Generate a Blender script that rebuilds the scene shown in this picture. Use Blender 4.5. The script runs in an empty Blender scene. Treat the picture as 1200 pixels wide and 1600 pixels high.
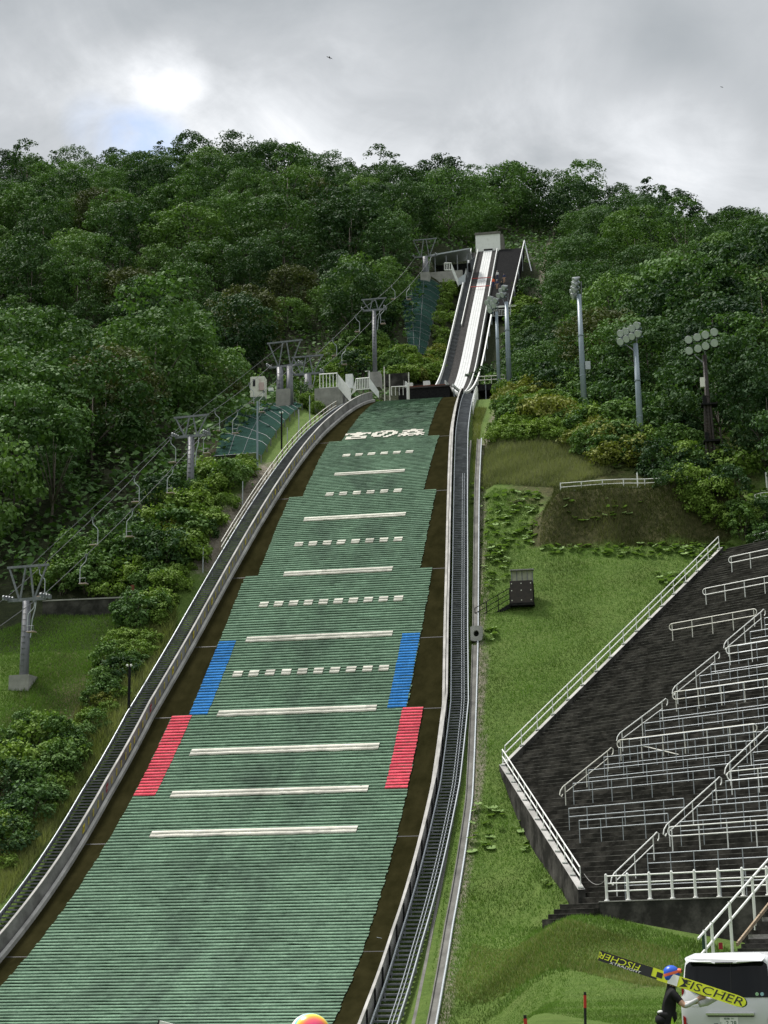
import bpy, bmesh, math, random
import numpy as np
from mathutils import Vector, Matrix

sc = bpy.context.scene
COL = sc.collection
R_ = math.radians
rng = np.random.default_rng(7)
random.seed(7)

# ------------------------------------------------------------------ camera, sky, sun, exposure
CAM = np.array([0.0, 0.0, 2.0])
RIGHT = np.array([0.98832, 0.15157, -0.01607])
UP = np.array([0.05308, -0.24348, 0.96845])
FWD = np.array([-0.14287, 0.95799, 0.24868])
FPX = 2591.7                       # focal length in pixels of the 1200 x 1600 photograph
cd = bpy.data.cameras.new('camera'); cam = bpy.data.objects.new('camera', cd); COL.objects.link(cam)
cd.sensor_fit = 'VERTICAL'; cd.sensor_height = 24.0; cd.sensor_width = 18.0
cd.lens = 24.0 * FPX / 1600.0; cd.clip_start = 0.3; cd.clip_end = 6000
m = Matrix.Identity(4)
for i in range(3):
    m[i][0], m[i][1], m[i][2], m[i][3] = RIGHT[i], UP[i], -FWD[i], CAM[i]
cam.matrix_world = m
sc.camera = cam
sc.view_settings.view_transform = 'Standard'; sc.view_settings.look = 'None'
sc.cycles.sample_clamp_direct = 3.0; sc.cycles.sample_clamp_indirect = 2.0
sc.view_settings.exposure = 0.65; sc.view_settings.gamma = 1.0

SUN_EL, SUN_AZ = 62.0, -62.0       # azimuth from +Y towards +X
sd = np.array([math.sin(R_(SUN_AZ))*math.cos(R_(SUN_EL)), math.cos(R_(SUN_AZ))*math.cos(R_(SUN_EL)), math.sin(R_(SUN_EL))])
sl = bpy.data.lights.new('sun', 'SUN'); so = bpy.data.objects.new('sun', sl); COL.objects.link(so)
sl.energy = 3.4; sl.angle = R_(10); sl.color = (1.0, 0.96, 0.9)
so.rotation_euler = Vector(sd).to_track_quat('Z', 'Y').to_euler(); so.location = (0, 0, 300)

def ray(px, py):
    d = FWD + RIGHT*(px-600)/FPX + UP*(800-py)/FPX
    return d/np.linalg.norm(d)

W = bpy.data.worlds.new('World'); sc.world = W; W.use_nodes = True
nt = W.node_tree; nt.nodes.clear()
def N(t, tree=None, **kw):
    n = (tree or nt).nodes.new(t)
    for k, v in kw.items(): setattr(n, k, v)
    return n
def build_world():
    L = nt.links.new
    def mth(op, a, b=None, clamp=False):
        n = N('ShaderNodeMath', operation=op, use_clamp=clamp)
        for i, q in enumerate((a, b)):
            if q is None: continue
            if isinstance(q, (int, float)): n.inputs[i].default_value = q
            else: L(q, n.inputs[i])
        return n.outputs[0]
    tc = N('ShaderNodeTexCoord'); d = tc.outputs['Generated']
    sep = N('ShaderNodeSeparateXYZ'); L(d, sep.inputs[0])
    zz = mth('ADD', mth('MAXIMUM', sep.outputs[2], 0.0), 0.28)
    cb = N('ShaderNodeCombineXYZ')
    L(mth('DIVIDE', sep.outputs[0], zz), cb.inputs[0]); L(mth('DIVIDE', sep.outputs[1], zz), cb.inputs[1])
    def noise(scale, detail, rough, dist, off):
        mp = N('ShaderNodeMapping'); mp.inputs['Location'].default_value = off; L(cb.outputs[0], mp.inputs[0])
        n = N('ShaderNodeTexNoise'); n.inputs['Scale'].default_value = scale; n.inputs['Detail'].default_value = detail
        n.inputs['Roughness'].default_value = rough; n.inputs['Distortion'].default_value = dist
        L(mp.outputs[0], n.inputs['Vector']); return n.outputs['Fac']
    def lobe(px, py, deg):
        v = N('ShaderNodeVectorMath', operation='DOT_PRODUCT'); L(d, v.inputs[0]); v.inputs[1].default_value = tuple(ray(px, py))
        mr = N('ShaderNodeMapRange', interpolation_type='SMOOTHSTEP'); L(v.outputs['Value'], mr.inputs[0])
        mr.inputs[1].default_value = math.cos(R_(deg)); mr.inputs[2].default_value = 1.0
        return mr.outputs[0]
    big = noise(1.7, 6, 0.55, 0.35, (3.1, 1.7, 0))
    fine = noise(4.6, 10, 0.60, 0.7, (0.4, 6.2, 0))
    wisp = noise(13.0, 8, 0.62, 0.9, (7.4, 2.2, 0))
    v = mth('ADD', mth('MULTIPLY', mth('SUBTRACT', big, 0.5), 0.55), mth('MULTIPLY', mth('SUBTRACT', fine, 0.5), 0.50))
    v = mth('ADD', v, mth('MULTIPLY', mth('SUBTRACT', wisp, 0.5), 0.13))
    v = mth('ADD', v, 0.65)
    tex = mth('ADD', mth('MULTIPLY', fine, 1.5), mth('MULTIPLY', wisp, 0.5))
    for (px, py, deg, amt) in ((262, 115, 1.7, 0.15), (205, 165, 2.6, 0.09), (330, 150, 7, 0.07), (130, 180, 5.5, 0.08), (1065, 215, 2.8, 0.12), (900, 200, 5.0, 0.07),
                               (560, 190, 6.0, 0.10), (600, 330, 13, 0.10), (600, -140, 12, -0.10), (600, -10, 6, -0.07), (900, 40, 7, -0.07), (1010, 130, 3.6, -0.08), (60, 40, 5.5, -0.07), (330, 20, 4.5, -0.08), (1190, 20, 6, -0.06)):
        v = mth('ADD', v, mth('MULTIPLY', mth('MULTIPLY', lobe(px, py, deg), tex), amt))
    ramp = N('ShaderNodeValToRGB'); L(v, ramp.inputs[0])
    e = ramp.color_ramp.elements
    e[0].position = 0.30; e[0].color = (0.30, 0.325, 0.35, 1)
    e[1].position = 1.0; e[1].color = (1.12, 1.12, 1.12, 1)
    for p, c in ((0.48, (0.405, 0.43, 0.445, 1)), (0.65, (0.56, 0.58, 0.595, 1)), (0.82, (0.80, 0.82, 0.84, 1))):
        q = e.new(p); q.color = c
    sky = N('ShaderNodeTexSky', sky_type='NISHITA'); sky.sun_disc = False
    sky.sun_elevation = R_(SUN_EL); sky.sun_rotation = R_(SUN_AZ)
    b1 = N('ShaderNodeBackground'); L(sky.outputs[0], b1.inputs[0]); b1.inputs[1].default_value = 0.13
    b2 = N('ShaderNodeBackground'); L(ramp.outputs[0], b2.inputs[0]); 
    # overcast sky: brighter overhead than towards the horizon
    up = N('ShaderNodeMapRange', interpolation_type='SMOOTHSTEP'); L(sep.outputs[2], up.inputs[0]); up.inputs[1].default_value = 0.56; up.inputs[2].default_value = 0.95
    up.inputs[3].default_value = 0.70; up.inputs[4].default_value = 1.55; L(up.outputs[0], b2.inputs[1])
    hole = mth('ADD', mth('MULTIPLY', lobe(225, 236, 1.9), 0.9), mth('MULTIPLY', lobe(150, 195, 1.4), 0.25))
    hole = mth('MULTIPLY', hole, mth('ADD', -0.25, mth('MULTIPLY', wisp, 1.6)), True)
    mask = mth('SUBTRACT', 0.96, hole, True)
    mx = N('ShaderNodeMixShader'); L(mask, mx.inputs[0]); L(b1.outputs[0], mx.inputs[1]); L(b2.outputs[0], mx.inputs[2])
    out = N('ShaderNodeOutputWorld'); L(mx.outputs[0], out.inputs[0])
build_world()

# ------------------------------------------------------------------ helpers: objects
def tag(o, label=None, cat=None, group=None, kind=None):
    if label: o['label'] = label
    if cat: o['category'] = cat
    if group: o['group'] = group
    if kind: o['kind'] = kind
    return o
def empty(name, loc=(0, 0, 0), rz=0.0, label=None, cat=None, group=None):
    o = bpy.data.objects.new(name, None); COL.objects.link(o)
    o.location = loc; o.rotation_euler = (0, 0, rz); o.empty_display_size = 0.3
    o['_o'] = tuple(float(q) for q in loc)
    return tag(o, label, cat, group)
def copy_tree(o, parent=None):
    c = o.copy(); COL.objects.link(c)
    if parent: c.parent = parent
    for ch in [q for q in bpy.data.objects if q.parent == o]: copy_tree(ch, c)
    return c
KIDS = {}
def fast_copy(root, loc, rz=0.0, scale=None, label=None, group=None):
    c = root.copy(); COL.objects.link(c); c.location = loc; c.rotation_euler = (0, 0, rz)
    if scale is not None: c.scale = scale
    if label: c['label'] = label
    if group: c['group'] = group
    def rec(a, b):
        for ch in KIDS.get(a.name, []):
            d = ch.copy(); COL.objects.link(d); d.parent = b; rec(ch, d)
    rec(root, c)
    return c

class MB:
    """collects geometry; build() links it as ONE mesh object"""
    def __init__(s): s.v = []; s.f = []; s.m = []; s.mats = []; s.sm = False
    def mi(s, mat):
        if mat is None: return 0
        if mat not in s.mats: s.mats.append(mat)
        return s.mats.index(mat)
    def add(s, vs, fs, mat=None):
        b = len(s.v); s.v += [tuple(map(float, q)) for q in vs]; k = s.mi(mat)
        for f in fs: s.f.append(tuple(b+i for i in f)); s.m.append(k)
        return s
    def quad(s, a, b, c, d, mat=None): return s.add([a, b, c, d], [(0, 1, 2, 3)], mat)
    def frame(s, c, ax, ay, az, mat=None):
        c, ax, ay, az = map(np.asarray, (c, ax, ay, az))
        vs = [c+i*ax+j*ay+k*az for k in (-1, 1) for j in (-1, 1) for i in (-1, 1)]
        return s.add(vs, [(0, 2, 3, 1), (4, 5, 7, 6), (0, 1, 5, 4), (2, 6, 7, 3), (0, 4, 6, 2), (1, 3, 7, 5)], mat)
    def box(s, lo, hi, mat=None):
        lo = np.array(lo, float); hi = np.array(hi, float); c = (lo+hi)/2; h = (hi-lo)/2
        return s.frame(c, (h[0], 0, 0), (0, h[1], 0), (0, 0, h[2]), mat)
    def bar(s, a, b, w, h, up=(0, 0, 1), mat=None):
        """rectangular bar from a to b, w across, h along up"""
        a = np.array(a, float); b = np.array(b, float); d = b-a; L = np.linalg.norm(d); d = d/L
        u = np.array(up, float); x = np.cross(d, u)
        if np.linalg.norm(x) < 1e-6: x = np.cross(d, (1, 0, 0))
        x /= np.linalg.norm(x); u = np.cross(x, d)
        return s.frame((a+b)/2, x*w/2, d*L/2, u*h/2, mat)
    def tube(s, pts, r, n=6, mat=None, cap=True):
        pts = [np.array(p, float) for p in pts]; rs = r if hasattr(r, '__len__') else [r]*len(pts)
        ring0 = []; u = None
        for i, p in enumerate(pts):
            d = pts[min(i+1, len(pts)-1)]-pts[max(i-1, 0)]; d = d/(np.linalg.norm(d)+1e-9)
            if u is None: u = np.cross(d, (0, 0, 1)) if abs(d[2]) < 0.9 else np.cross(d, (1, 0, 0))
            u = u-d*(u@d); u /= np.linalg.norm(u); w = np.cross(d, u)
            ring0 += [p+rs[i]*(math.cos(2*math.pi*k/n)*u+math.sin(2*math.pi*k/n)*w) for k in range(n)]
        fs = [(i*n+k, i*n+(k+1) % n, (i+1)*n+(k+1) % n, (i+1)*n+k) for i in range(len(pts)-1) for k in range(n)]
        if cap: fs += [tuple(range(n-1, -1, -1)), tuple((len(pts)-1)*n+k for k in range(n))]
        return s.add(ring0, fs, mat)
    def prism(s, poly, off, mat=None):
        """poly: list of 3-D points, extruded by off"""
        n = len(poly); off = np.array(off, float); vs = [np.array(p, float) for p in poly]; vs += [p+off for p in vs]
        fs = [tuple(range(n-1, -1, -1)), tuple(range(n, 2*n))]+[(i, (i+1) % n, n+(i+1) % n, n+i) for i in range(n)]
        return s.add(vs, fs, mat)
    def ell(s, c, rx, ry, rz, nu=14, nv=9, mat=None, rot=None, zmin=-1.0, zmax=1.0):
        vs = []
        a0 = math.asin(zmin); a1 = math.asin(zmax)
        for j in range(nv+1):
            t = a0+(a1-a0)*j/nv
            for i in range(nu):
                p = 2*math.pi*i/nu; q = np.array((rx*math.cos(t)*math.cos(p), ry*math.cos(t)*math.sin(p), rz*math.sin(t)))
                if rot is not None: q = rot@q
                vs.append(np.array(c)+q)
        fs = [(j*nu+i, j*nu+(i+1) % nu, (j+1)*nu+(i+1) % nu, (j+1)*nu+i) for j in range(nv) for i in range(nu)]
        return s.add(vs, fs, mat)
    def build(s, name, mat=None, parent=None, smooth=False, bevel=0.0):
        me = bpy.data.meshes.new(name)
        o3 = np.array(parent['_o']) if parent is not None and '_o' in parent.keys() else np.zeros(3)
        me.from_pydata([tuple(np.array(v)-o3) for v in s.v], [], s.f)
        mats = s.mats if s.mats else [mat]
        for q in mats: me.materials.append(q)
        if len(mats) > 1: me.polygons.foreach_set('material_index', s.m)
        if smooth: me.polygons.foreach_set('use_smooth', [True]*len(s.f))
        me.validate(); me.update()
        o = bpy.data.objects.new(name, me); COL.objects.link(o)
        o['_o'] = (tuple(float(q) for q in o3))
        if parent is not None:
            o.parent = parent; KIDS.setdefault(parent.name, []).append(o)
        if bevel:
            b = o.modifiers.new('bevel', 'BEVEL'); b.width = bevel; b.segments = 2; b.limit_method = 'ANGLE'
        return o
def npmesh(name, V, F, mat, attrs=None, parent=None, smooth=False, mats=None, midx=None):
    """fast mesh from numpy arrays: V (n,3), F (m,k)"""
    me = bpy.data.meshes.new(name); V = np.ascontiguousarray(V, dtype=np.float32); F = np.ascontiguousarray(F, dtype=np.int32)
    k = F.shape[1]
    me.vertices.add(len(V)); me.vertices.foreach_set('co', V.ravel())
    me.loops.add(F.size); me.loops.foreach_set('vertex_index', F.ravel())
    me.polygons.add(len(F)); me.polygons.foreach_set('loop_start', np.arange(0, F.size, k, dtype=np.int32))
    me.polygons.foreach_set('loop_total', np.full(len(F), k, dtype=np.int32))
    for q in (mats or [mat]): me.materials.append(q)
    if midx is not None: me.polygons.foreach_set('material_index', np.asarray(midx, np.int32))
    if smooth: me.polygons.foreach_set('use_smooth', np.ones(len(F), dtype=bool))
    for an, (dom, arr) in (attrs or {}).items():
        a = me.attributes.new(an, 'FLOAT', dom); a.data.foreach_set('value', np.ascontiguousarray(arr, dtype=np.float32))
    me.update(calc_edges=True)
    o = bpy.data.objects.new(name, me); COL.objects.link(o); o['_o'] = (0.0, 0.0, 0.0)
    if parent is not None: o.parent = parent; KIDS.setdefault(parent.name, []).append(o)
    return o

# ------------------------------------------------------------------ materials
def mat(name, col, rough=0.7, metal=0.0, spec=0.3, var=0.0, vscale=3.0, col2=None, bump=0.0, bscale=20.0, stretch=(1, 1, 1), lo=0.35, hi=0.7, detail=6):
    M = bpy.data.materials.new(name); M.use_nodes = True; t = M.node_tree; b = t.nodes['Principled BSDF']
    b.inputs['Base Color'].default_value = (*col, 1); b.inputs['Roughness'].default_value = rough
    b.inputs['Metallic'].default_value = metal; b.inputs['Specular IOR Level'].default_value = spec
    L = t.links.new
    if col2 is not None or bump:
        g = N('ShaderNodeNewGeometry', t); mp = N('ShaderNodeMapping', t); mp.inputs['Scale'].default_value = stretch; L(g.outputs['Position'], mp.inputs[0])
    if col2 is not None:
        n = N('ShaderNodeTexNoise', t); n.inputs['Scale'].default_value = vscale; n.inputs['Detail'].default_value = detail; n.inputs['Roughness'].default_value = 0.62
        L(mp.outputs[0], n.inputs['Vector'])
        r = N('ShaderNodeValToRGB', t); r.color_ramp.elements[0].position = lo; r.color_ramp.elements[1].position = hi
        r.color_ramp.elements[0].color = (*col, 1); r.color_ramp.elements[1].color = (*col2, 1)
        L(n.outputs['Fac'], r.inputs[0]); L(r.outputs[0], b.inputs['Base Color'])
    if bump:
        n2 = N('ShaderNodeTexNoise', t); n2.inputs['Scale'].default_value = bscale; n2.inputs['Detail'].default_value = 5
        L(mp.outputs[0], n2.inputs['Vector']); bp = N('ShaderNodeBump', t); bp.inputs['Strength'].default_value = bump; bp.inputs['Distance'].default_value = 0.05
        L(n2.outputs['Fac'], bp.inputs['Height']); L(bp.outputs[0], b.inputs['Normal'])
    return M
def foliage(name, c0, c1, trans=0.14, tcol=None, hue_obj=0.5):
    """leaf material: tone per leaf (attribute) and per plant (object random)"""
    M = bpy.data.materials.new(name); M.use_nodes = True; t = M.node_tree; b = t.nodes['Principled BSDF']; L = t.links.new
    at_ = N('ShaderNodeAttribute', t, attribute_name='tone'); oi = N('ShaderNodeObjectInfo', t)
    mx = N('ShaderNodeMath', t, operation='MULTIPLY_ADD'); L(oi.outputs['Random'], mx.inputs[0]); mx.inputs[1].default_value = hue_obj
    m2 = N('ShaderNodeMath', t, operation='MULTIPLY'); L(at_.outputs['Fac'], m2.inputs[0]); m2.inputs[1].default_value = 1-hue_obj; L(m2.outputs[0], mx.inputs[2])
    r = N('ShaderNodeValToRGB', t); r.color_ramp.elements[0].color = (*c0, 1); r.color_ramp.elements[1].color = (*c1, 1)
    r.color_ramp.elements[0].position = 0.1; r.color_ramp.elements[1].position = 0.9
    L(mx.outputs[0], r.inputs[0]); L(r.outputs[0], b.inputs['Base Color']); b.inputs['Roughness'].default_value = 0.65; b.inputs['Specular IOR Level'].default_value = 0.08
    tr = N('ShaderNodeBsdfTranslucent', t); g = N('ShaderNodeMix', t, data_type='RGBA', blend_type='MULTIPLY'); g.inputs[0].default_value = 1
    L(r.outputs[0], g.inputs[6]); g.inputs[7].default_value = (1.3, 1.5, 0.6, 1); L(g.outputs[2], tr.inputs[0])
    ms = N('ShaderNodeMixShader', t); ms.inputs[0].default_value = trans; L(b.outputs[0], ms.inputs[1]); L(tr.outputs[0], ms.inputs[2])
    L(ms.outputs[0], t.nodes['Material Output'].inputs[0])
    return M
M = {}
M['white'] = mat('white_paint', (0.62, 0.63, 0.62), 0.45, col2=(0.76, 0.77, 0.76), vscale=2.5)
M['cream'] = mat('cream_paint', (0.52, 0.50, 0.43), 0.5, col2=(0.66, 0.63, 0.55), vscale=5)
M['rail_white'] = mat('railing_paint', (0.78, 0.79, 0.76), 0.4, col2=(0.6, 0.6, 0.55), vscale=2, lo=0.5, hi=0.85)
M['rail_cream'] = mat('aged_railing_paint', (0.70, 0.69, 0.62), 0.45, col2=(0.5, 0.47, 0.38), vscale=3, lo=0.5, hi=0.85)
M['galv'] = mat('galvanised_steel', (0.33, 0.36, 0.38), 0.45, 0.35, col2=(0.45, 0.48, 0.5), vscale=6)
M['galv_dark'] = mat('dull_steel', (0.13, 0.142, 0.152), 0.55, 0.3, col2=(0.24, 0.25, 0.27), vscale=4)
M['pylon'] = mat('pylon_grey_paint', (0.115, 0.12, 0.135), 0.5, 0.1, col2=(0.165, 0.17, 0.185), vscale=2)
M['black'] = mat('black_steel', (0.012, 0.012, 0.013), 0.9, spec=0.0, col2=(0.03, 0.03, 0.03), vscale=5)
M['brown_steel'] = mat('brown_steel', (0.03, 0.024, 0.022), 0.5, col2=(0.045, 0.035, 0.03), vscale=4)
M['conc'] = mat('concrete', (0.24, 0.235, 0.22), 0.85, col2=(0.36, 0.35, 0.33), vscale=1.2, bump=0.3, bscale=9)
M['conc_dark'] = mat('weathered_concrete', (0.029, 0.0278, 0.0245), 0.9, spec=.0, col2=(0.095, 0.089, 0.078), vscale=1.1, bump=0.4, bscale=6, lo=0.42, hi=0.72)
M['conc_wall'] = mat('stained_concrete_wall', (0.030, 0.0295, 0.027), 0.9, spec=.0, col2=(0.11, 0.105, 0.096), vscale=0.9, bump=0.35, bscale=5, lo=0.42, hi=0.75)
M['step_edge'] = mat('worn_step_edge', (0.045, 0.043, 0.038), 0.9, spec=.1, col2=(0.30, 0.285, 0.26), vscale=1.3, lo=0.38, hi=0.70)
M['board'] = mat('weathered_board', (0.13, 0.125, 0.12), 0.85, col2=(0.34, 0.33, 0.32), vscale=0.8, stretch=(1, 0.6, 1), bump=0.3, bscale=12)
M['board_dark'] = mat('dark_board', (0.10, 0.095, 0.085), 0.85, col2=(0.2, 0.19, 0.17), vscale=0.9)
M['conc_mid'] = mat('grey_channel_concrete', (0.085, 0.083, 0.075), 0.9, col2=(0.17, 0.166, 0.15), vscale=.9, bump=.3, bscale=9)
M['kerb'] = mat('kerb_concrete', (0.26, 0.255, 0.24), 0.85, col2=(0.42, 0.41, 0.39), vscale=0.6, lo=0.4, hi=0.65)
M['rust'] = mat('rusty_steel', (0.22, 0.16, 0.10), 0.8, col2=(0.36, 0.29, 0.21), vscale=6)
M['rust_red'] = mat('red_rust', (0.12, 0.035, 0.02), 0.8, col2=(0.2, 0.07, 0.04), vscale=9)
M['wood_post'] = mat('weathered_post', (0.12, 0.09, 0.06), 0.8, col2=(0.3, 0.25, 0.2), vscale=3)
M['yellow'] = mat('yellow_plate', (0.52, 0.43, 0.07), 0.6, col2=(0.38, 0.32, 0.10), vscale=5)
M['yellow2'] = mat('bright_yellow_plate', (0.62, 0.5, 0.05), 0.6)
M['redplate'] = mat('red_plate', (0.3, 0.02, 0.03), 0.5)
M['ink'] = mat('black_ink', (0.012, 0.012, 0.012), 0.6)
M['ink_white'] = mat('white_ink', (0.75, 0.75, 0.73), 0.6)
M['teal_pole'] = mat('blue_grey_mast', (0.20, 0.25, 0.29), 0.45, 0.2, col2=(0.27, 0.32, 0.36), vscale=1.2, stretch=(1, 1, 0.4))
M['lampshell'] = mat('floodlight_shell', (0.3, 0.32, 0.33), 0.4, 0.4)
M['glassy'] = mat('lamp_glass', (0.55, 0.6, 0.58), 0.12, 0.0, 0.8)
M['cable'] = mat('steel_rope', (0.11, 0.115, 0.12), 0.5, 0.3)
M['seat'] = mat('chair_seat', (0.55, 0.42, 0.40), 0.5)
M['track'] = mat('inrun_track', (0.47, 0.48, 0.475), 0.5, col2=(0.60, 0.60, 0.59), vscale=1.2)
M['track_groove'] = mat('inrun_groove', (0.36, 0.37, 0.36), 0.4)
M['darkmat'] = mat('dark_side_mat', (0.04, 0.039, 0.038), 0.9, spec=0.0, col2=(0.075, 0.072, 0.07), vscale=3, bump=0.4, bscale=14)
M['red'] = mat('red_bar', (0.45, 0.03, 0.02), 0.5)
M['soil'] = mat('bare_soil', (0.17, 0.145, 0.115), 0.95, col2=(0.30, 0.27, 0.23), vscale=2.5, bump=0.5, bscale=6)
M['bark'] = mat('bark', (0.055, 0.045, 0.035), 0.9, col2=(0.12, 0.105, 0.09), vscale=6, bump=0.5)
M['wire'] = mat('thin_wire', (0.3, 0.32, 0.33), 0.5, 0.4)

def mat_landing(name, c0, c1, c2):
    """bristle mat: tuft noise plus large worn stains"""
    Q = bpy.data.materials.new(name); Q.use_nodes = True; t = Q.node_tree; b = t.nodes['Principled BSDF']; L = t.links.new
    b.inputs['Roughness'].default_value = 0.9; b.inputs['Specular IOR Level'].default_value = 0.03
    g = N('ShaderNodeNewGeometry', t)
    def nz(sc_, st, dt, rg=0.6):
        mp = N('ShaderNodeMapping', t); mp.inputs['Scale'].default_value = st; L(g.outputs['Position'], mp.inputs[0])
        n = N('ShaderNodeTexNoise', t); n.inputs['Scale'].default_value = sc_; n.inputs['Detail'].default_value = dt; n.inputs['Roughness'].default_value = rg
        L(mp.outputs[0], n.inputs['Vector']); return n.outputs['Fac']
    r1 = N('ShaderNodeValToRGB', t); L(nz(9.0, (1, 1, 1), 4, 0.7), r1.inputs[0])
    r1.color_ramp.elements[0].position = 0.36; r1.color_ramp.elements[1].position = 0.66
    r1.color_ramp.elements[0].color = (*c0, 1); r1.color_ramp.elements[1].color = (*c1, 1)
    r2 = N('ShaderNodeMapRange', t); L(nz(0.42, (1.0, 0.35, 0.35), 7, 0.65), r2.inputs[0])
    r2.inputs[1].default_value = 0.44; r2.inputs[2].default_value = 0.74
    # wear is strongest where the skiers run, along the middle of the slope
    sp = N('ShaderNodeSeparateXYZ', t); L(g.outputs['Position'], sp.inputs[0])
    a = N('ShaderNodeMath', t, operation='ADD'); L(sp.outputs[0], a.inputs[0]); a.inputs[1].default_value = 21.475
    ab = N('ShaderNodeMath', t, operation='ABSOLUTE'); L(a.outputs[0], ab.inputs[0])
    mr = N('ShaderNodeMapRange', t, interpolation_type='SMOOTHSTEP'); L(ab.outputs[0], mr.inputs[0]); mr.inputs[1].default_value = 5.5; mr.inputs[2].default_value = 0.0
    mr.inputs[3].default_value = 0.35; mr.inputs[4].default_value = 1.0
    ml = N('ShaderNodeMath', t, operation='MULTIPLY'); L(r2.outputs[0], ml.inputs[0]); L(mr.outputs[0], ml.inputs[1])
    mx = N('ShaderNodeMix', t, data_type='RGBA'); L(ml.outputs[0], mx.inputs[0]); L(r1.outputs[0], mx.inputs[6]); mx.inputs[7].default_value = (*c2, 1)
    tn = N('ShaderNodeAttribute', t, attribute_name='tone'); hs = N('ShaderNodeMix', t, data_type='RGBA', blend_type='MULTIPLY'); hs.inputs[0].default_value = 1
    tr_ = N('ShaderNodeMapRange', t); L(tn.outputs['Fac'], tr_.inputs[0]); tr_.inputs[3].default_value = 0.74; tr_.inputs[4].default_value = 1.22
    cbn = N('ShaderNodeCombineColor', t); [L(tr_.outputs[0], cbn.inputs[k]) for k in range(3)]
    L(mx.outputs[2], hs.inputs[6]); L(cbn.outputs[0], hs.inputs[7]); L(hs.outputs[2], b.inputs['Base Color'])
    return Q
M['mat_green'] = mat_landing('green_bristle_mat', (0.122, 0.208, 0.142), (0.218, 0.332, 0.232), (0.076, 0.106, 0.087))
M['mat_white'] = mat_landing('white_bristle_mat', (0.62, 0.60, 0.52), (0.78, 0.76, 0.68), (0.5, 0.48, 0.42))
M['mat_blue'] = mat_landing('blue_bristle_mat', (0.03, 0.17, 0.48), (0.07, 0.28, 0.66), (0.04, 0.16, 0.42))
M['mat_red'] = mat_landing('red_bristle_mat', (0.66, 0.065, 0.10), (0.80, 0.15, 0.19), (0.5, 0.07, 0.10))
M['mat_under'] = mat('mat_backing', (0.05, 0.075, 0.055), 0.9, spec=.0)
M['apron'] = mat('olive_carpet', (0.0135, 0.0128, 0.0050), 0.95, spec=0.0, col2=(0.025, 0.0228, 0.0095), vscale=1.1, stretch=(1, 0.5, 0.5), bump=0.25, bscale=40)

# ------------------------------------------------------------------ terrain
AX = -21.475                                   # plan axis of the hill (runs along +Y, uphill)
_S = np.arange(0, 141, 5.0)
_HY = np.array([181.28, 176.44, 171.64, 166.88, 162.17, 157.54, 152.99, 148.54, 144.2, 139.98, 135.85, 131.8, 127.81, 123.87, 119.97, 116.08, 112.2, 108.3, 104.36, 100.34, 96.22, 91.98, 87.62, 83.15, 78.57, 73.9, 69.13, 64.3, 59.41])
_HZ = np.array([60.86, 59.6, 58.21, 56.68, 54.98, 53.11, 51.03, 48.76, 46.28, 43.6, 40.77, 37.84, 34.83, 31.75, 28.63, 25.48, 22.32, 19.2, 16.12, 13.14, 10.32, 7.67, 5.21, 2.98, 0.97, -0.8, -2.32, -3.59, -4.62])
def hermite(xq, x, y):
    g = np.gradient(y, x); xq = np.asarray(xq, float); i = np.clip(np.searchsorted(x, xq)-1, 0, len(x)-2)
    h = x[i+1]-x[i]; t = (xq-x[i])/h
    return (2*t**3-3*t**2+1)*y[i]+(t**3-2*t**2+t)*h*g[i]+(-2*t**3+3*t**2)*y[i+1]+(t**3-t**2)*h*g[i+1]
def board_w(s): return np.interp(s, [0, 14, 40, 55, 70, 80, 90, 100, 119, 127, 140], [3.9, 4.9, 6.3, 7.3, 8.28, 8.9, 9.58, 9.75, 9.5, 9.55, 9.8])
def sst(a, b, x):
    t = np.clip((np.asarray(x, float)-a)/(b-a), 0, 1); return t*t*(3-2*t)
_s = np.arange(0, 140.01, 0.25); _hy = hermite(_s, _S, _HY); _hz = hermite(_s, _S, _HZ)+0.95*(1-sst(8, 34, _s))
def hillYZ(s): return np.interp(s, _s, _hy), np.interp(s, _s, _hz)
def hillZ(Y): return np.interp(np.asarray(Y, float), _hy[::-1], _hz[::-1])
def hill(s, w, n=0.0):
    """point on the landing slope: arc length s from the take-off, w across, n along the surface normal"""
    y, z = hillYZ(s); y0, z0 = hillYZ(s-0.5); y1, z1 = hillYZ(s+0.5)
    t = np.array([y1-y0, z1-z0]); t /= np.linalg.norm(t)
    return np.array([AX+w, y+n*(-t[1])*1.0 if False else y+n*t[1], z-n*t[0]]) if False else np.array([AX+w, y-n*abs(t[1]), z+n*abs(t[0])])
_IY = np.array([181.28, 187.66, 191.05, 194.41, 197.73, 201.01, 204.25, 207.43, 210.55, 213.62, 216.62, 219.54, 222.39, 225.17, 239.33, 255.07, 272.38, 288.12])
_IZ = np.array([63.86, 65.1, 65.83, 66.69, 67.69, 68.81, 70.06, 71.44, 72.94, 74.57, 76.31, 78.17, 80.15, 82.23, 93.34, 105.68, 119.25, 131.59])
def inrunZ(Y): return hermite(Y, _IY, _IZ)
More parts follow.
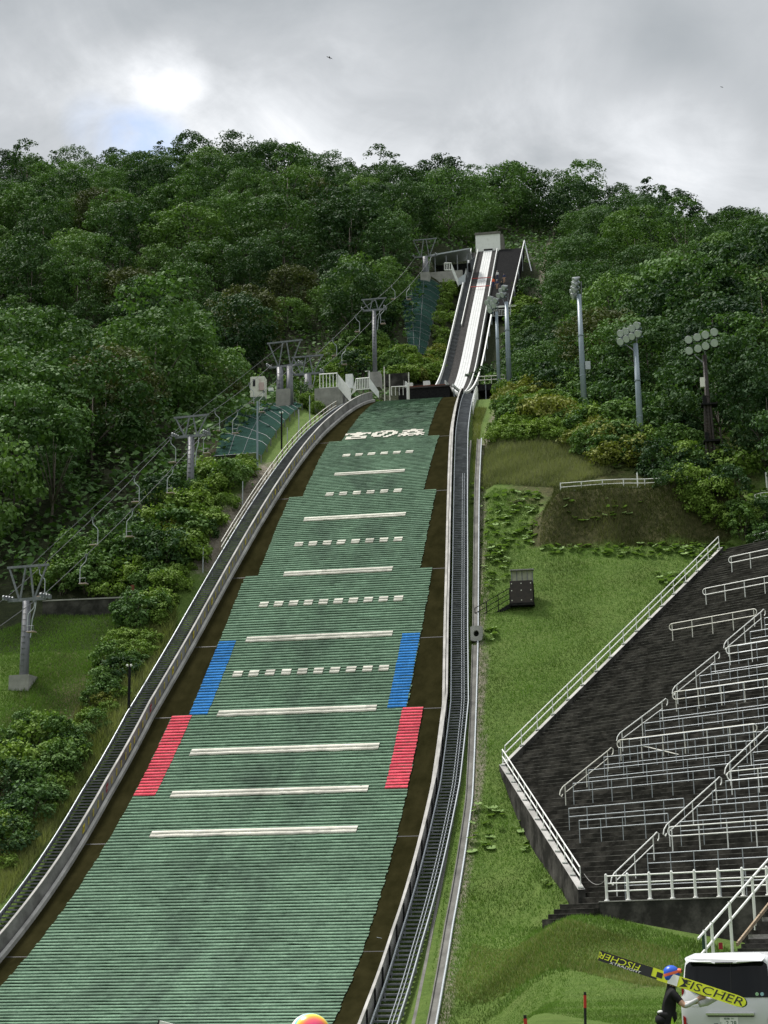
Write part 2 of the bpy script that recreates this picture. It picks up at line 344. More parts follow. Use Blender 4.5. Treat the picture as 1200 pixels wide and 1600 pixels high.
# grandstand frame: O at its front left corner, DR along the rows (to the right), DU uphill, both level
SO = np.array([-1.6, 77.4, 3.4]); DR = np.array([0.784, -0.621, 0.0]); DU = np.array([0.621, 0.784, 0.0]); STAN = 0.655
def stab(X, Y):
    dx, dy = np.asarray(X)-SO[0], np.asarray(Y)-SO[1]
    return dx*DR[0]+dy*DR[1], dx*DU[0]+dy*DU[1]
def standZ(X, Y):
    a, b = stab(X, Y); return SO[2]+STAN*b
def sp(a, b, dz=0.0):
    return SO+DR*a+DU*b+np.array([0, 0, STAN*b+dz])
_RX = np.array([-400, -145, -113, -92, -66, -45, -27, -7, 8, 21, 35, 200.]); _RZ = np.array([182, 180, 175, 177, 172, 166, 162, 157, 154, 148, 142, 118.])
STAND_L = [(-2.7, 78.9), (-7.7, 97.9), (7.0, 120.3)]    # plan of the stand's left edge
def left_of_stand(X, Y):
    """>0 inside the stand"""
    a, b = stab(X, Y)
    c = [stab(*p) for p in STAND_L]
    lim = np.interp(b, [q[1] for q in c], [q[0] for q in c])
    return a-lim, b
def smooth_noise(X, Y, sc_, seed):
    r = np.random.default_rng(seed); v = 0
    for k in range(5):
        a = r.uniform(0, 6.28); f = r.uniform(0.6, 1.8)/sc_; p = r.uniform(0, 6.28)
        v = v+np.sin((X*math.cos(a)+Y*math.sin(a))*f*2+p)
    return v/5
def ground(X, Y):
    X = np.asarray(X, float); Y = np.asarray(Y, float); w = X-AX
    base = hillZ(Y)
    base = np.where(Y < 59.5, -4.62-0.9*sst(59.5, 45, Y), base)
    up = np.interp(Y, [181.28, 184, 190], [61.3, 61.6, 63.0]); up = np.where(Y > 190, inrunZ(np.clip(Y, 190, 272))-2.6, up)
    zr = np.interp(X, _RX, _RZ)
    up = up+(zr-162)*sst(205, 350, Y)*np.where(Y < 272, 1, 0)+np.where(Y < 272, 4.0*(1-sst(-9, -3.5, w))*sst(190, 215, Y), 0)
    z272 = inrunZ(272.0)-2.6+(zr-162)*sst(205, 350, 272.0)+4.0*(1-sst(-9, -3.5, w))
    far = z272+(zr-z272)*np.clip((Y-272)/78, 0, 1)+np.where(Y > 350, -0.35*(Y-350), 0)
    z = np.where(Y > 272, far, np.where(Y > 181.28, up, base))
    z = np.where(Y > 350, np.maximum(z, 20), z)
    # knoll shoulder: no take-off bump away from the slope
    # grandstand side: bank, lawn
    a, b = stab(X, Y); ins, _ = left_of_stand(X, Y)
    pl = SO[2]+STAN*b-0.8
    foot = np.clip(2.75-0.16*a, 1.2, 2.75)
    low = -0.2+(foot+0.2)*sst(-15.5, -1.0, b+0.35*smooth_noise(X, Y, 9, 3))
    g2 = np.where(b > 0, np.minimum(pl+0.25*(b < 1.5), pl+0.25), low)
    g2 = np.where((b > 0) & (b < 2), np.minimum(low, 2.9)+(pl-np.minimum(low, 2.9))*sst(0.3, 2.0, b), g2)
    t = sst(13.2, 18.5, w)*np.where(Y < 121, 1, 0)
    right = np.where(ins > 0, g2, np.maximum(z, np.where(b > 0, np.minimum(g2, z+2.2), g2)))
    right = np.where((Y < 66), np.maximum(low, -0.2), right)
    z = z+(right-z)*t
    # earth mound above the lawn: a steep front face with a level shelf behind it
    fx = sst(-7.4, -4.6, X)*(1-sst(8.0, 10.5, X))
    front = 121.9+0.25*np.sin(X*1.3)
    shelf = np.minimum(35.1+0.25*smooth_noise(X, Y, 5, 8), 30.2+(Y-front)*2.3)
    z = np.where((Y > front-0.3) & (Y < 132), z+np.maximum(0, shelf-z)*fx, z)
    # small unevenness off the built surfaces
    off = sst(12.5, 17, np.abs(w))*np.where(ins > -1.5, 0, 1)
    z = z+off*(0.16*smooth_noise(X, Y, 7, 5)+0.10*smooth_noise(X, Y, 2.6, 6)*(Y > 62)+0.5*smooth_noise(X, Y, 22, 4)*sst(150, 200, Y))
    # the sheet stays well below the slope it carries
    z = z-0.55*(1-sst(10.3, 11.2, np.abs(w)))*np.where(Y < 182, 1, 0)
    return z
def G(px, py, y0=20.0, y1=420.0, n=1600):
    """where the line of sight through a photograph pixel meets the ground"""
    d = ray(px, py); Y = np.linspace(y0, y1, n); X = CAM[0]+d[0]/d[1]*Y; Z = CAM[2]+d[2]/d[1]*Y
    g = Z-ground(X, Y); k = np.where((g[:-1] > 0) & (g[1:] <= 0))[0]
    if len(k) == 0: k = [int(np.argmin(np.abs(g)))-1 if np.argmin(np.abs(g)) > 0 else 0]
    k = k[0]; t = g[k]/(g[k]-g[k+1]) if g[k] != g[k+1] else 0.0
    y = Y[k]+min(max(t, 0), 1)*(Y[k+1]-Y[k]); return np.array([d[0]/d[1]*y, y, CAM[2]+d[2]/d[1]*y])
def at(px, py, Y):
    d = ray(px, py); return CAM+d*(Y/d[1])
def onstand(px, py, h=0.0):
    """stand coordinates (a, b) of a point seen at a pixel, h above the sloping plane of the steps"""
    d = ray(px, py); n = np.array([-STAN*DU[0], -STAN*DU[1], 1.0]); p0 = SO+np.array([0, 0, h])
    q = CAM+d*(((p0-CAM)@n)/(d@n)); return stab(q[0], q[1])
def project(P):
    d = np.atleast_2d(P)-CAM; z = d@FWD
    return np.stack([600+FPX*(d@RIGHT)/z, 800-FPX*(d@UP)/z], -1)
def tosee(P, px0=-60, px1=1260, py0=-60, py1=1660):
    q = project(P); return (q[:, 0] > px0) & (q[:, 0] < px1) & (q[:, 1] > py0) & (q[:, 1] < py1)

def build_ground():
    xs = np.unique(np.concatenate([[-2500, -1500, -900, -600, -450, -350], np.arange(-280, -60, 4.0), np.arange(-60, -12, 1.0), np.arange(-12, 14, 0.5), np.arange(14, 60, 2.0), np.arange(60, 200, 6.0), [260, 350, 500, 800, 1500, 2500]]))
    ys = np.unique(np.concatenate([[-2500, -1000, -500, -250, -120, -60], np.arange(-30, 58, 3.0), np.arange(58, 120, 0.8), np.arange(120, 128, 0.35), np.arange(128, 200, 1.0), np.arange(200, 360, 3.0), np.arange(360, 480, 8.0), [520, 600, 800, 1200, 2500]]))
    XX, YY = np.meshgrid(xs, ys); ZZ = ground(XX, YY)
    V = np.stack([XX.ravel(), YY.ravel(), ZZ.ravel()], -1); nx = len(xs); ny = len(ys)
    i, j = np.meshgrid(np.arange(nx-1), np.arange(ny-1)); k = (j*nx+i).ravel()
    F = np.stack([k, k+1, k+1+nx, k+nx], -1)
    x, y = V[:, 0], V[:, 1]; w = x-AX
    # ground cover: 0 mown lawn, 1 dry rough grass, 2 forest floor, 3 bare earth
    lawn = np.zeros(len(V)); dry = np.zeros(len(V)); forest = np.zeros(len(V)); earth = np.zeros(len(V))
    a, b = stab(x, y)
    dry = np.maximum(dry, 0.52*sst(-1.0, -5.0, b)*sst(-15.5, -12.5, b)*sst(60, 63, y)*sst(17, 22, w))
    dry = np.maximum(dry, sst(121.4, 122.2, y)*sst(127.5, 125.5, y)*sst(-8, -6.3, x)*sst(10.8, 9, x))
    dry = np.maximum(dry, 0.6*sst(126, 129, y)*sst(147, 143, y)*sst(10.5, 13, w)*sst(13, 10, x))
    dry = np.maximum(dry, 0.75*sst(-12, -13.5, w)*sst(-22, -18.5, w)*sst(115, 110, y))
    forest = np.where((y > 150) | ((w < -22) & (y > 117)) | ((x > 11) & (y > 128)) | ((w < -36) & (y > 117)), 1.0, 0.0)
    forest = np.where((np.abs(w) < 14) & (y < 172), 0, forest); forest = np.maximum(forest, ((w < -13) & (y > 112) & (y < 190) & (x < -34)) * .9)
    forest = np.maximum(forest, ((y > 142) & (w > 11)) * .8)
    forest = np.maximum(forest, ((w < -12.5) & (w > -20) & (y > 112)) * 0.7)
    gc = np.interp(y, [66, 74, 80, 97, 112, 131, 150, 165], [12.5, 12.25, 12.05, 11.9, 11.0, 9.6, 8.9, 9.4]); earth = np.maximum(0.62*sst(.75, .35, np.abs(w-gc-.35)), 0.7*sst(1.2, .6, np.abs(w-10.4))*sst(139, 142, y)*sst(160, 150, y)); earth = np.maximum(earth, .85*sst(1.4, .7, np.abs(w+board_w(np.interp(-y, -_hy, _s))+3.1))*sst(118, 124, y)*sst(145, 138, y))
    o = npmesh('hillside_ground', V, F, None, {'dry': ('POINT', dry), 'forest': ('POINT', forest), 'earth': ('POINT', earth)}, smooth=True, mats=[ground_material()])
    tag(o, kind='structure')
def ground_material():
    Q = bpy.data.materials.new('ground_cover'); Q.use_nodes = True; t = Q.node_tree; b = t.nodes['Principled BSDF']; L = t.links.new
    b.inputs['Roughness'].default_value = 0.95; b.inputs['Specular IOR Level'].default_value = 0.1
    g = N('ShaderNodeNewGeometry', t)
    def nz(s, dt, rg=0.6):
        n = N('ShaderNodeTexNoise', t); n.inputs['Scale'].default_value = s; n.inputs['Detail'].default_value = dt; n.inputs['Roughness'].default_value = rg
        L(g.outputs['Position'], n.inputs['Vector']); return n.outputs['Fac']
    def ramp(f, stops):
        r = N('ShaderNodeValToRGB', t); L(f, r.inputs[0]); e = r.color_ramp.elements
        e[0].position, e[0].color = stops[0][0], (*stops[0][1], 1); e[1].position, e[1].color = stops[-1][0], (*stops[-1][1], 1)
        for p, c in stops[1:-1]: q = e.new(p); q.color = (*c, 1)
        return r.outputs[0]
    def att(n): 
        a = N('ShaderNodeAttribute', t, attribute_name=n); return a.outputs['Fac']
    def mixc(f, a, c):
        x = N('ShaderNodeMix', t, data_type='RGBA'); L(f, x.inputs[0]); L(a, x.inputs[6]); L(c, x.inputs[7]); return x.outputs[2]
    def edge(f, n, k=0.9):
        a = N('ShaderNodeMath', t, operation='SUBTRACT'); L(n, a.inputs[0]); a.inputs[1].default_value = 0.5
        m_ = N('ShaderNodeMath', t, operation='MULTIPLY_ADD'); L(a.outputs[0], m_.inputs[0]); m_.inputs[1].default_value = k; L(f, m_.inputs[2])
        r = N('ShaderNodeMapRange', t, interpolation_type='SMOOTHSTEP'); L(m_.outputs[0], r.inputs[0]); r.inputs[1].default_value = 0.3; r.inputs[2].default_value = 0.75
        return r.outputs[0]
    n1 = nz(0.55, 8, 0.68); n2 = nz(2.6, 8, 0.7); n3 = nz(0.25, 4)
    lawn = mixc(n2, ramp(n1, [(0.3, (0.045, 0.082, 0.017)), (0.5, (0.080, 0.135, 0.026)), (0.7, (0.105, 0.140, 0.040))]), ramp(n2, [(0.3, (0.05, 0.09, 0.018)), (0.7, (0.125, 0.175, 0.045))]))
    dryc = ramp(n2, [(0.3, (0.03, 0.034, 0.014)), (0.5, (0.062, 0.062, 0.026)), (0.72, (0.115, 0.105, 0.05))])
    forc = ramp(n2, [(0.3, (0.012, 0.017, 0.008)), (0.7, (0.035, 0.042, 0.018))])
    ear = ramp(n2, [(0.3, (0.11, 0.095, 0.07)), (0.7, (0.24, 0.215, 0.175))])
    c = mixc(edge(att('dry'), n1), lawn, dryc); c = mixc(edge(att('forest'), n1), c, forc); c = mixc(edge(att('earth'), n2), c, ear)
    L(c, b.inputs['Base Color'])
    bp = N('ShaderNodeBump', t); bp.inputs['Strength'].default_value = 0.9; bp.inputs['Distance'].default_value = 0.12
    L(nz(5.0, 8, 0.75), bp.inputs['Height']); L(bp.outputs[0], b.inputs['Normal'])
    return Q
build_ground()

# ------------------------------------------------------------------ the landing slope
PITCH = 0.37
def strips(s0, s1, w0f, w1f, lift=0.0, cov=0.88, cols=36, jit=0.05, seed=0, thick=0.043):
    """rows of overlapping bristle strips laid like shingles down the slope"""
    r = np.random.default_rng(seed); V = []; F = []; T = []; base = 0; pan = r.uniform(.2, .8, (400, 12))
    k0 = int(math.ceil(s0/PITCH)); k1 = int(math.floor(s1/PITCH+1e-6))
    for k in range(k0, k1+1):
        s = k*PITCH; a, b_ = w0f(s)-r.uniform(0, jit), w1f(s)+r.uniform(0, jit)
        n = max(3, int(cols*(b_-a)/14)+1) if cols > 8 else cols
        ws = np.linspace(a, b_, n); j = r.normal(0, 0.022, n); h = thick+r.normal(0, 0.009, n)
        t0 = hill(s-PITCH*cov, 0, 0.012+lift); t1 = hill(s, 0, 0.0)
        ty, tz = hill(s+0.3, 0)[1:]-hill(s-0.3, 0)[1:]; q = math.hypot(ty, tz); ty, tz = ty/q, tz/q   # downhill
        ny, nz_ = (tz, -ty) if -ty > 0 else (-tz, ty)
        up = np.stack([AX+ws, np.full(n, t0[1]), np.full(n, t0[2])], -1)
        hh = h+lift
        fr = np.stack([AX+ws, t1[1]+ty*j+ny*hh, t1[2]+tz*j+nz_*hh], -1)
        lo = np.stack([AX+ws, t1[1]+ty*(j-0.03)+ny*0.004, t1[2]+tz*(j-0.03)+nz_*0.004], -1)
        V += [up, fr, lo]; i = np.arange(n-1)
        F += [np.stack([base+i, base+n+i, base+n+i+1, base+i+1], -1), np.stack([base+n+i, base+2*n+i, base+2*n+i+1, base+n+i+1], -1)]
        base += 3*n; rt = r.normal(0, .10); col = pan[k//7, np.clip(((ws[:-1]+11)/2.2).astype(int), 0, 11)]
        T += [np.tile(np.clip(col*.6+.2+rt+r.normal(0, .10, n-1), 0, 1), 2)]
    return np.concatenate(V), np.concatenate(F), np.concatenate(T)
SLOPE = empty('landing_slope', (AX, 112, 22), label='green bristle-mat ski jump landing slope with white distance lines', cat='landing slope')
SLOPE['_o'] = (0, 0, 0); SLOPE.location = (0, 0, 0)
def slope_part(name, V, F, m_, label=None, T=None):
    o = npmesh(name, V, F, m_, {'tone': ('FACE', T if T is not None else np.full(len(F), .5))}, parent=SLOPE)
    if label: o['label'] = label
    return o
def carpet():
    ss = np.arange(3, 140, 0.75); V = []; F = []
    for i, s in enumerate(ss):
        b_ = board_w(s)
        for w in np.linspace(-b_, b_, 9): V.append(hill(s, w, -0.03))
    for i in range(len(ss)-1):
        for j in range(8): k = i*9+j; F.append((k, k+9, k+10, k+1))
    slope_part('olive_carpet', np.array(V), np.array(F), M['apron'])
    for s in (39.8, 55.0, 70.0, 90.0, 80.5, 105.5, 118.8):   # seams across the carpet
        b_ = board_w(s); mb = MB(); mb.quad(hill(s, -b_, -0.02), hill(s, b_, -0.02), hill(s+0.09, b_, -0.02), hill(s+0.09, -b_, -0.02)); mb.build('carpet_seam', M['ink'], SLOPE)
carpet()
def cw(v): return lambda s: v+0*s
SEGS = [(13.5, 39.8, lambda s: -np.interp(s, [13, 40], [4.0, 3.85]), lambda s: np.interp(s, [13, 40], [2.95, 4.05])), (39.8, 55.0, cw(-5.05), cw(5.12)), (55.0, 70.0, cw(-6.15), cw(6.2)), (70.0, 90.0, cw(-7.1), cw(7.14)), (90.0, 138, cw(-8.2), cw(8.18))]
for i, (a, b, f0, f1) in enumerate(SEGS):
    V, F, T = strips(a, b, f0, f1, seed=i, jit=.09); slope_part('bristle_mat', V, F, M['mat_green'], None, T)
    mb = MB(); ss = np.arange(a-0.2, b+0.01, 0.8)
    for s, s2 in zip(ss[:-1], ss[1:]): mb.quad(hill(s, f0(s), -0.012), hill(s2, f0(s2), -0.012), hill(s2, f1(s2), -0.012), hill(s, f1(s), -0.012))
    mb.build('mat_backing', M['mat_under'], SLOPE)
def mark(name, s, w0, w1, m_, half=0.36, label=None):
    V, F, T = strips(s-half, s+half, cw(w0), cw(w1), lift=0.045, cov=1.15, cols=40, jit=0.03, seed=int(abs(s*7+w0*3))); return slope_part(name, V, F, m_, label, T)
for s, h in ((50, 3.06), (60, 4.14), (70, 4.13), (80, 5.18), (90, 5.19), (95, 5.9), (100, 5.9), (105, 5.9)): mark('distance_line', s, -h, h, M['mat_white'])
for s, h, n in ((45, 3.05, 6), (55, 3.1, 6), (65, 4.13, 8), (75, 5.16, 10), (85, 5.18, 10)):
    pt = (2*h+0.72)/n
    for k in range(n): mark('distance_dash', s, -h+k*pt, -h+k*pt+0.62, M['mat_white'])
for sg in (-1, 1):
    lo, hi = sorted((sg*5.92, sg*7.1)); V, F, T = strips(80.1, 90.0, cw(lo), cw(hi), lift=0.03, cols=40, seed=40+sg); slope_part('blue_zone', V, F, M['mat_blue'], None, T)
    lo, hi = sorted((sg*6.92, sg*8.2)); V, F, T = strips(90.0, 99.9, cw(lo), cw(hi), lift=0.03, cols=40, seed=50+sg); slope_part('red_zone', V, F, M['mat_red'], None, T)
GLY = [["....XX....", "XXXXXXXXXX", "X.XXXXXX.X", "...XXXX...", "....XX....", ".XXXXXXXX.", ".XX....XX.", ".XXXXXXXX."],
       ["...XXXXX..", ".XXX.XXXX.", "XX..XX..XX", "XX..XX..XX", "XX.XX...XX", "XXXXX..XX.", ".XXX..XX..", ".....XX..."],
       ["....XX....", ".XXXXXXXX.", "...XXXX...", ".XXX..XXX.", "..X....X..", "XXXXXXXXXX", ".XXX..XXX.", "X.X.XX.X.X"]]
def lettering():
    for c, g in enumerate(GLY):
        mb = MB()
        for i, row in enumerate(g):
            for j, ch in enumerate(row):
                if ch == 'X':
                    s = 36.9+i*0.335; w = -3.75+c*2.58+j*0.24
                    mb.frame(hill(s, w, 0.085), (0.125, 0, 0), (hill(s+.15, w)-hill(s-.15, w))*0.52, (0, 0, 0.02))
        o = mb.build('lettering', M['mat_white'], SLOPE); o['label'] = ('first', 'second', 'third')[c]+' of the white Japanese characters woven into the upper mat'
lettering()
# side boards
def side_board(sg):
    mb = MB(); ss = np.arange(12, 136, 1.2); hgt = 1.05 if sg < 0 else 0.85
    for s, s2 in zip(ss[:-1], ss[1:]):
        w, w2 = sg*(board_w(s)+0.16), sg*(board_w(s2)+0.16); p, q = hill(s, w), hill(s2, w2); a, b = p-(0, 0, .5), q-(0, 0, .5)
        T = 0.09
        vs = [a+(-T/2, 0, 0), a+(T/2, 0, 0), p+(T/2, 0, hgt), p+(-T/2, 0, hgt), b+(-T/2, 0, 0), b+(T/2, 0, 0), q+(T/2, 0, hgt), q+(-T/2, 0, hgt)]
        mb.add(vs, [(3, 2, 6, 7), (0, 3, 7, 4), (1, 5, 6, 2)], M['board'])
    o = mb.build('side_board', M['board'], SLOPE)
    k = MB()
    for s, s2 in zip(ss[:-1], ss[1:]):        # kerb at the foot of the board, on the slope side
        w, w2 = sg*(board_w(s)+0.02), sg*(board_w(s2)+0.02); p, q = hill(s, w), hill(s2, w2); d = -sg*0.17; hh = 0.28
        k.add([p+(0, 0, -.2), p+(0, 0, hh), p+(d, 0, hh-.06), p+(d, 0, -.2), q+(0, 0, -.2), q+(0, 0, hh), q+(d, 0, hh-.06), q+(d, 0, -.2)], [(1, 2, 6, 5), (2, 3, 7, 6), (0, 1, 5, 4)], M['kerb'])
    k.build('kerb', M['kerb'], SLOPE)
    c = MB()
    for s, s2 in zip(ss[:-1], ss[1:]):
        c.bar(hill(s, sg*(board_w(s)+0.16))+(0, 0, hgt+0.035), hill(s2, sg*(board_w(s2)+0.16))+(0, 0, hgt+0.035), 0.13, 0.06)
    c.build('capping', M['kerb'], SLOPE)
    for s in np.arange(13, 135, 2.5):
        ps = MB(); p = hill(s, sg*(board_w(s)+0.24)); ps.box(p+(-.04, -.05, -.5), p+(.04, .05, hgt+0.02)); ps.build('board_post', M['black'], SLOPE)
side_board(-1); side_board(1)
def text_mesh(txt, size, extrude=0.003):
    c = bpy.data.curves.new('t', 'FONT'); c.body = txt; c.size = size; c.align_x = 'CENTER'; c.align_y = 'CENTER'; c.resolution_u = 2
    o = bpy.data.objects.new('t', c); COL.objects.link(o); bpy.context.view_layer.update()
    me = o.evaluated_get(bpy.context.evaluated_depsgraph_get()).to_mesh()
    V = np.array([v.co[:] for v in me.vertices]); F = [tuple(p.vertices) for p in me.polygons]
    o.evaluated_get(bpy.context.evaluated_depsgraph_get()).to_mesh_clear()
    bpy.data.objects.remove(o); bpy.data.curves.remove(c); return V, F
def plates():
    for m_ in range(40, 106):
        w = -(board_w(m_)+0.16)+0.075; p = hill(m_, w); big = m_ % 5 == 0
        hw, hh, z = (0.19, 0.21, 0.62) if big else (0.10, 0.20, 0.60)
        t = hill(m_+.2, w)-hill(m_-.2, w); t /= np.linalg.norm(t)
        mb = MB(); mb.frame(p+(0, 0, z), (0.012, 0, 0), t*hw, (0, 0, hh))
        red = m_ in (90, 100)
        o = mb.build('distance_plate', M['redplate'] if red else M['yellow2'] if big else M['yellow'], SLOPE)
        if big:
            V, F = text_mesh(str(m_), 0.26)
            vs = [p+(0.016, 0, z)-t*(-v[0])*1.0+np.array([0, 0, v[1]]) for v in V]
            q = MB(); q.add(vs, F); d = q.build('numerals', M['ink_white'] if red else M['ink'], None); d.parent = o; KIDS.setdefault(o.name, []).append(d)
plates()

# ------------------------------------------------------------------ stairs beside the slope
def stairs(sg, name, label, w_in, width, s0, s1, tread_mat):
    root = empty(name, (0, 0, 0), label=label, cat='stairs')
    def wi(s): return sg*(board_w(s)+w_in)
    def wo(s): return sg*(board_w(s)+w_in+width)
    treads = []; s = s1
    while s > s0:
        dy, dz = np.array(hillYZ(s-0.5))-np.array(hillYZ(s+0.5)); sl_ = max(math.atan2(dz, dy), 0.06); ds = float(np.clip(0.2/math.sin(sl_), 0.3, 0.62))
        treads.append((s, ds, sl_)); s -= ds
    stuff = MB()
    for i, (s, ds, sl_) in enumerate(treads):
        mb = MB() if i < 100 else stuff
        p, q = hill(s, wi(s), 0.1), hill(s, wo(s), 0.1); d = min(ds*0.72, 0.30)*0.5; c = (p+q)/2+(0, 0, 0.06)
        mb.frame(c, ((q-p)[0]/2, 0, 0), (0, d, 0), (0, 0, 0.02)); mb.frame(c+(0, -d-0.008, -0.022), ((q-p)[0]/2, 0, 0), (0, 0.008, 0), (0, 0, 0.042))
        if i < 100: mb.build('tread', tread_mat, root)
    if stuff.v:
        o = stuff.build('treads', tread_mat, root); o['kind'] = 'stuff'
    for f in (wi, wo):
        mb = MB(); ss = np.arange(s0, s1+0.01, 1.0)
        for a, b in zip(ss[:-1], ss[1:]): mb.bar(hill(a, f(a), 0.1)+(0, 0, .10), hill(b, f(b), 0.1)+(0, 0, .10), 0.05, 0.2)
        mb.build('stringer', M['galv_dark'], root)
        mb = MB(); pts = [hill(a, f(a), 0.1)+(0, 0, .27) for a in ss]; mb.tube(pts, 0.04, 6)
        for a in np.arange(s0, s1, 2.4):
            p = hill(a, f(a), 0.1); mb.box(p+(-.03, -.03, -.5), p+(.03, .03, .27))
        mb.build('edge_rail', M['galv'], root)
    if sg > 0:
        for k in (0.62, 0.76):
            mb = MB(); mb.tube([hill(a, board_w(a)+w_in+width*k, 0.1)+(0, 0, .12) for a in np.arange(52, s1, 1.5)], 0.022, 5); mb.build('conduit', M['galv'], root)
    return root
M['tread'] = mat('steel_tread', (0.10, 0.105, 0.115), 0.6, 0.25, col2=(0.22, 0.23, 0.245), vscale=1.6)
M['tread_dark'] = mat('dark_steel_tread', (0.08, 0.082, 0.088), 0.6, 0.2, col2=(0.17, 0.172, 0.18), vscale=1.6)
stairs(1, 'service_stairs', 'long grey steel stairs between the right side board and the drain channel', 0.42, 1.12, 6, 131, M['tread'])
stairs(-1, 'service_stairs', 'long dark steel stairs outside the left side board, below the chairlift', 0.34, 1.35, 16, 120, M['tread_dark'])
def walkway_fence():
    root = empty('handrail_fence', label='weathered post and rail fence on the outer edge of the upper left stairs', cat='fence')
    def w(s): return -(board_w(s)+1.95)
    ss = np.arange(22, 67, 1.9)
    for i, s in enumerate(ss):
        p = hill(s, w(s)); mb = MB(); mb.box(p+(-.05, -.05, -.6), p+(.05, .05, 1.05)); mb.build('post', M['wood_post'], root)
    for h in (0.55, 1.0):
        mb = MB(); mb.tube([hill(s, w(s)+0.07)+(0, 0, h) for s in ss], 0.03, 6); mb.build('rail', M['rail_cream'], root)
walkway_fence()
def top_rail_right():
    root = empty('handrail_fence', label='thin white handrail along the top of the right stairs beside the take-off', cat='fence')
    def w(s): return board_w(s)+1.75
    ss = np.arange(5, 30, 2.0)
    for s in ss:
        p = hill(s, w(s)); mb = MB(); mb.tube([p-(0, 0, .5), p+(0, 0, 1.0)], 0.035, 6); mb.build('post', M['rail_white'], root)
    for h in (0.5, 1.0):
        mb = MB(); mb.tube([hill(s, w(s))+(0, 0, h) for s in ss], 0.03, 6); mb.build('rail', M['rail_white'], root)
top_rail_right()
def gutter():
    root = empty('drain_channel', label='long concrete drain channel with a steel pipe beside the right stairs', cat='drain')
    ks, kw, kd = [40, 54.6, 81.2, 101.5, 116.3, 123, 132], [8.9, 9.57, 11.0, 11.9, 12.05, 12.25, 12.6], None
    ss = np.arange(42, 131, 1.0); f = lambda s: np.interp(s, ks, kw)
    mb = MB()
    for a, b in zip(ss[:-1], ss[1:]):
        for d0, d1, h in ((-.19, -.14, .12), (-.14, .12, .03), (.12, .17, .12)):
            p, q = hill(a, f(a)+(d0+d1)/2, 0), hill(b, f(b)+(d0+d1)/2, 0)
            if 79.4 < a < 81.8:
                if mb.v: mb.build('channel', M['conc_mid'], root); mb = MB()
                continue
            mb.bar(p+(0, 0, h/2-.2), q+(0, 0, h/2-.2), d1-d0, h+.4)
    mb.build('channel', M['conc_mid'], root)
    mb = MB(); mb.tube([hill(a, f(a)+0.21)+(0, 0, .10) for a in ss], 0.06, 6); mb.build('pipe', M['galv'], root)
    mb = MB()
    for a, b in zip(ss[:-1], ss[1:]):
        p, q = hill(a, f(a)-0.78), hill(b, f(b)-0.78); mb.bar(p+(0, 0, -.26), q+(0, 0, -.26), .14, .5)
    mb.build('retaining_edge', M['conc_mid'], root)
    root = empty('culvert_headwall', label='small pale concrete headwall with a round drain hole below the viewing cabin stairs', cat='culvert')
    p = G(745, 1000); mb = MB()
    n = 16; hole = [(0.26*math.cos(2*math.pi*k/n), 0.26*math.sin(2*math.pi*k/n)-0.05) for k in range(n)]
    for k in range(n):                             # face of the block round the hole
        a, b = hole[k], hole[(k+1) % n]
        def out(q): 
            s_ = max(abs(q[0])/0.55, abs(q[1]+.05)/0.62); return (q[0]/s_, (q[1]+.05)/s_-0.05)
        A, B = out(a), out(b)
        T = lambda q, y: p+np.array([q[0]*.72, y, q[1]*.85+0.45])
        mb.quad(T(a, -.3), T(b, -.3), T(B, -.3), T(A, -.3)); mb.quad(T(A, -.3), T(B, -.3), T(B, .6), T(A, .6)); mb.quad(T(b, -.3), T(a, -.3), T(a, .5), T(b, .5))
    mb.build('concrete_block', M['kerb'], root)
    mb = MB(); mb.tube([p+(0, .2, .42), p+(0, .3, .42)], .24, 14); mb.build('pipe_end', M['ink'], root)
gutter()

# ------------------------------------------------------------------ the in-run and take-off
INR = empty('inrun_ramp', label='steep white-tracked in-run ramp with dark side mats above the take-off', cat='ski jump ramp')
def ip(Y, w, n=0.0): return np.array([AX+w, Y, float(inrunZ(Y))+n])
def ribbon(name, w0, w1, n, m_, y0=181.3, y1=272.5, parent=INR, th=0.12, step=1.0):
    mb = MB(); ys = np.append(np.arange(y0, y1, step), y1)
    f = lambda v, y: v(y) if callable(v) else v
    for a, b in zip(ys[:-1], ys[1:]):
        A, B, C, D = ip(a, f(w0, a), n), ip(a, f(w1, a), n), ip(b, f(w1, b), n), ip(b, f(w0, b), n)
        mb.quad(A, B, C, D); mb.quad(A, D, D-(0, 0, th), A-(0, 0, th)); mb.quad(B, B-(0, 0, th), C-(0, 0, th), C)
        if a == ys[0]: mb.quad(A-(0, 0, th), B-(0, 0, th), B, A)
    return mb.build(name, m_, parent)
ribbon('ramp_deck', -2.75, 2.1, -0.12, M['darkmat'], th=0.5)
ribbon('side_mat', -1.5, -0.55, 0.0, M['darkmat']); ribbon('side_mat', 0.95, 1.75, 0.0, M['darkmat'])
ribbon('track', -0.55, 0.95, 0.05, M['track'])
for w in (-0.15, 0.2, 0.55): ribbon('track_groove', w-0.04, w+0.04, 0.062, M['track_groove'], th=0.01)
ribbon('side_wall', -2.86, -2.72, 0.75, M['white'], th=1.3)
ribbon('inner_rail', -1.62, -1.52, 0.55, M['rail_white'], y0=238, th=0.25)
ribbon('side_wall', 1.78, 1.9, 0.55, M['white'], th=0.75)
def inrun_steps():
    mb = MB(); y = 186
    while y < 270:
        mb.box(ip(y, -2.65, -0.02), ip(y, -1.68, 0.05)+(0, .16, 0)); y += 0.5
    mb.build('ramp_steps', M['galv_dark'], INR)
    mb = MB()
    for y in np.arange(186, 271, 6.0):
        for w in (-2.4, 1.7):
            p = ip(y, w, -0.6); g = float(ground(p[0], p[1])); mb.bar(p, (p[0], p[1], min(g-0.5, p[2]-0.5)), 0.25, 0.25, up=(0, 1, 0))
    mb.build('support_legs', M['black'], INR)
inrun_steps()
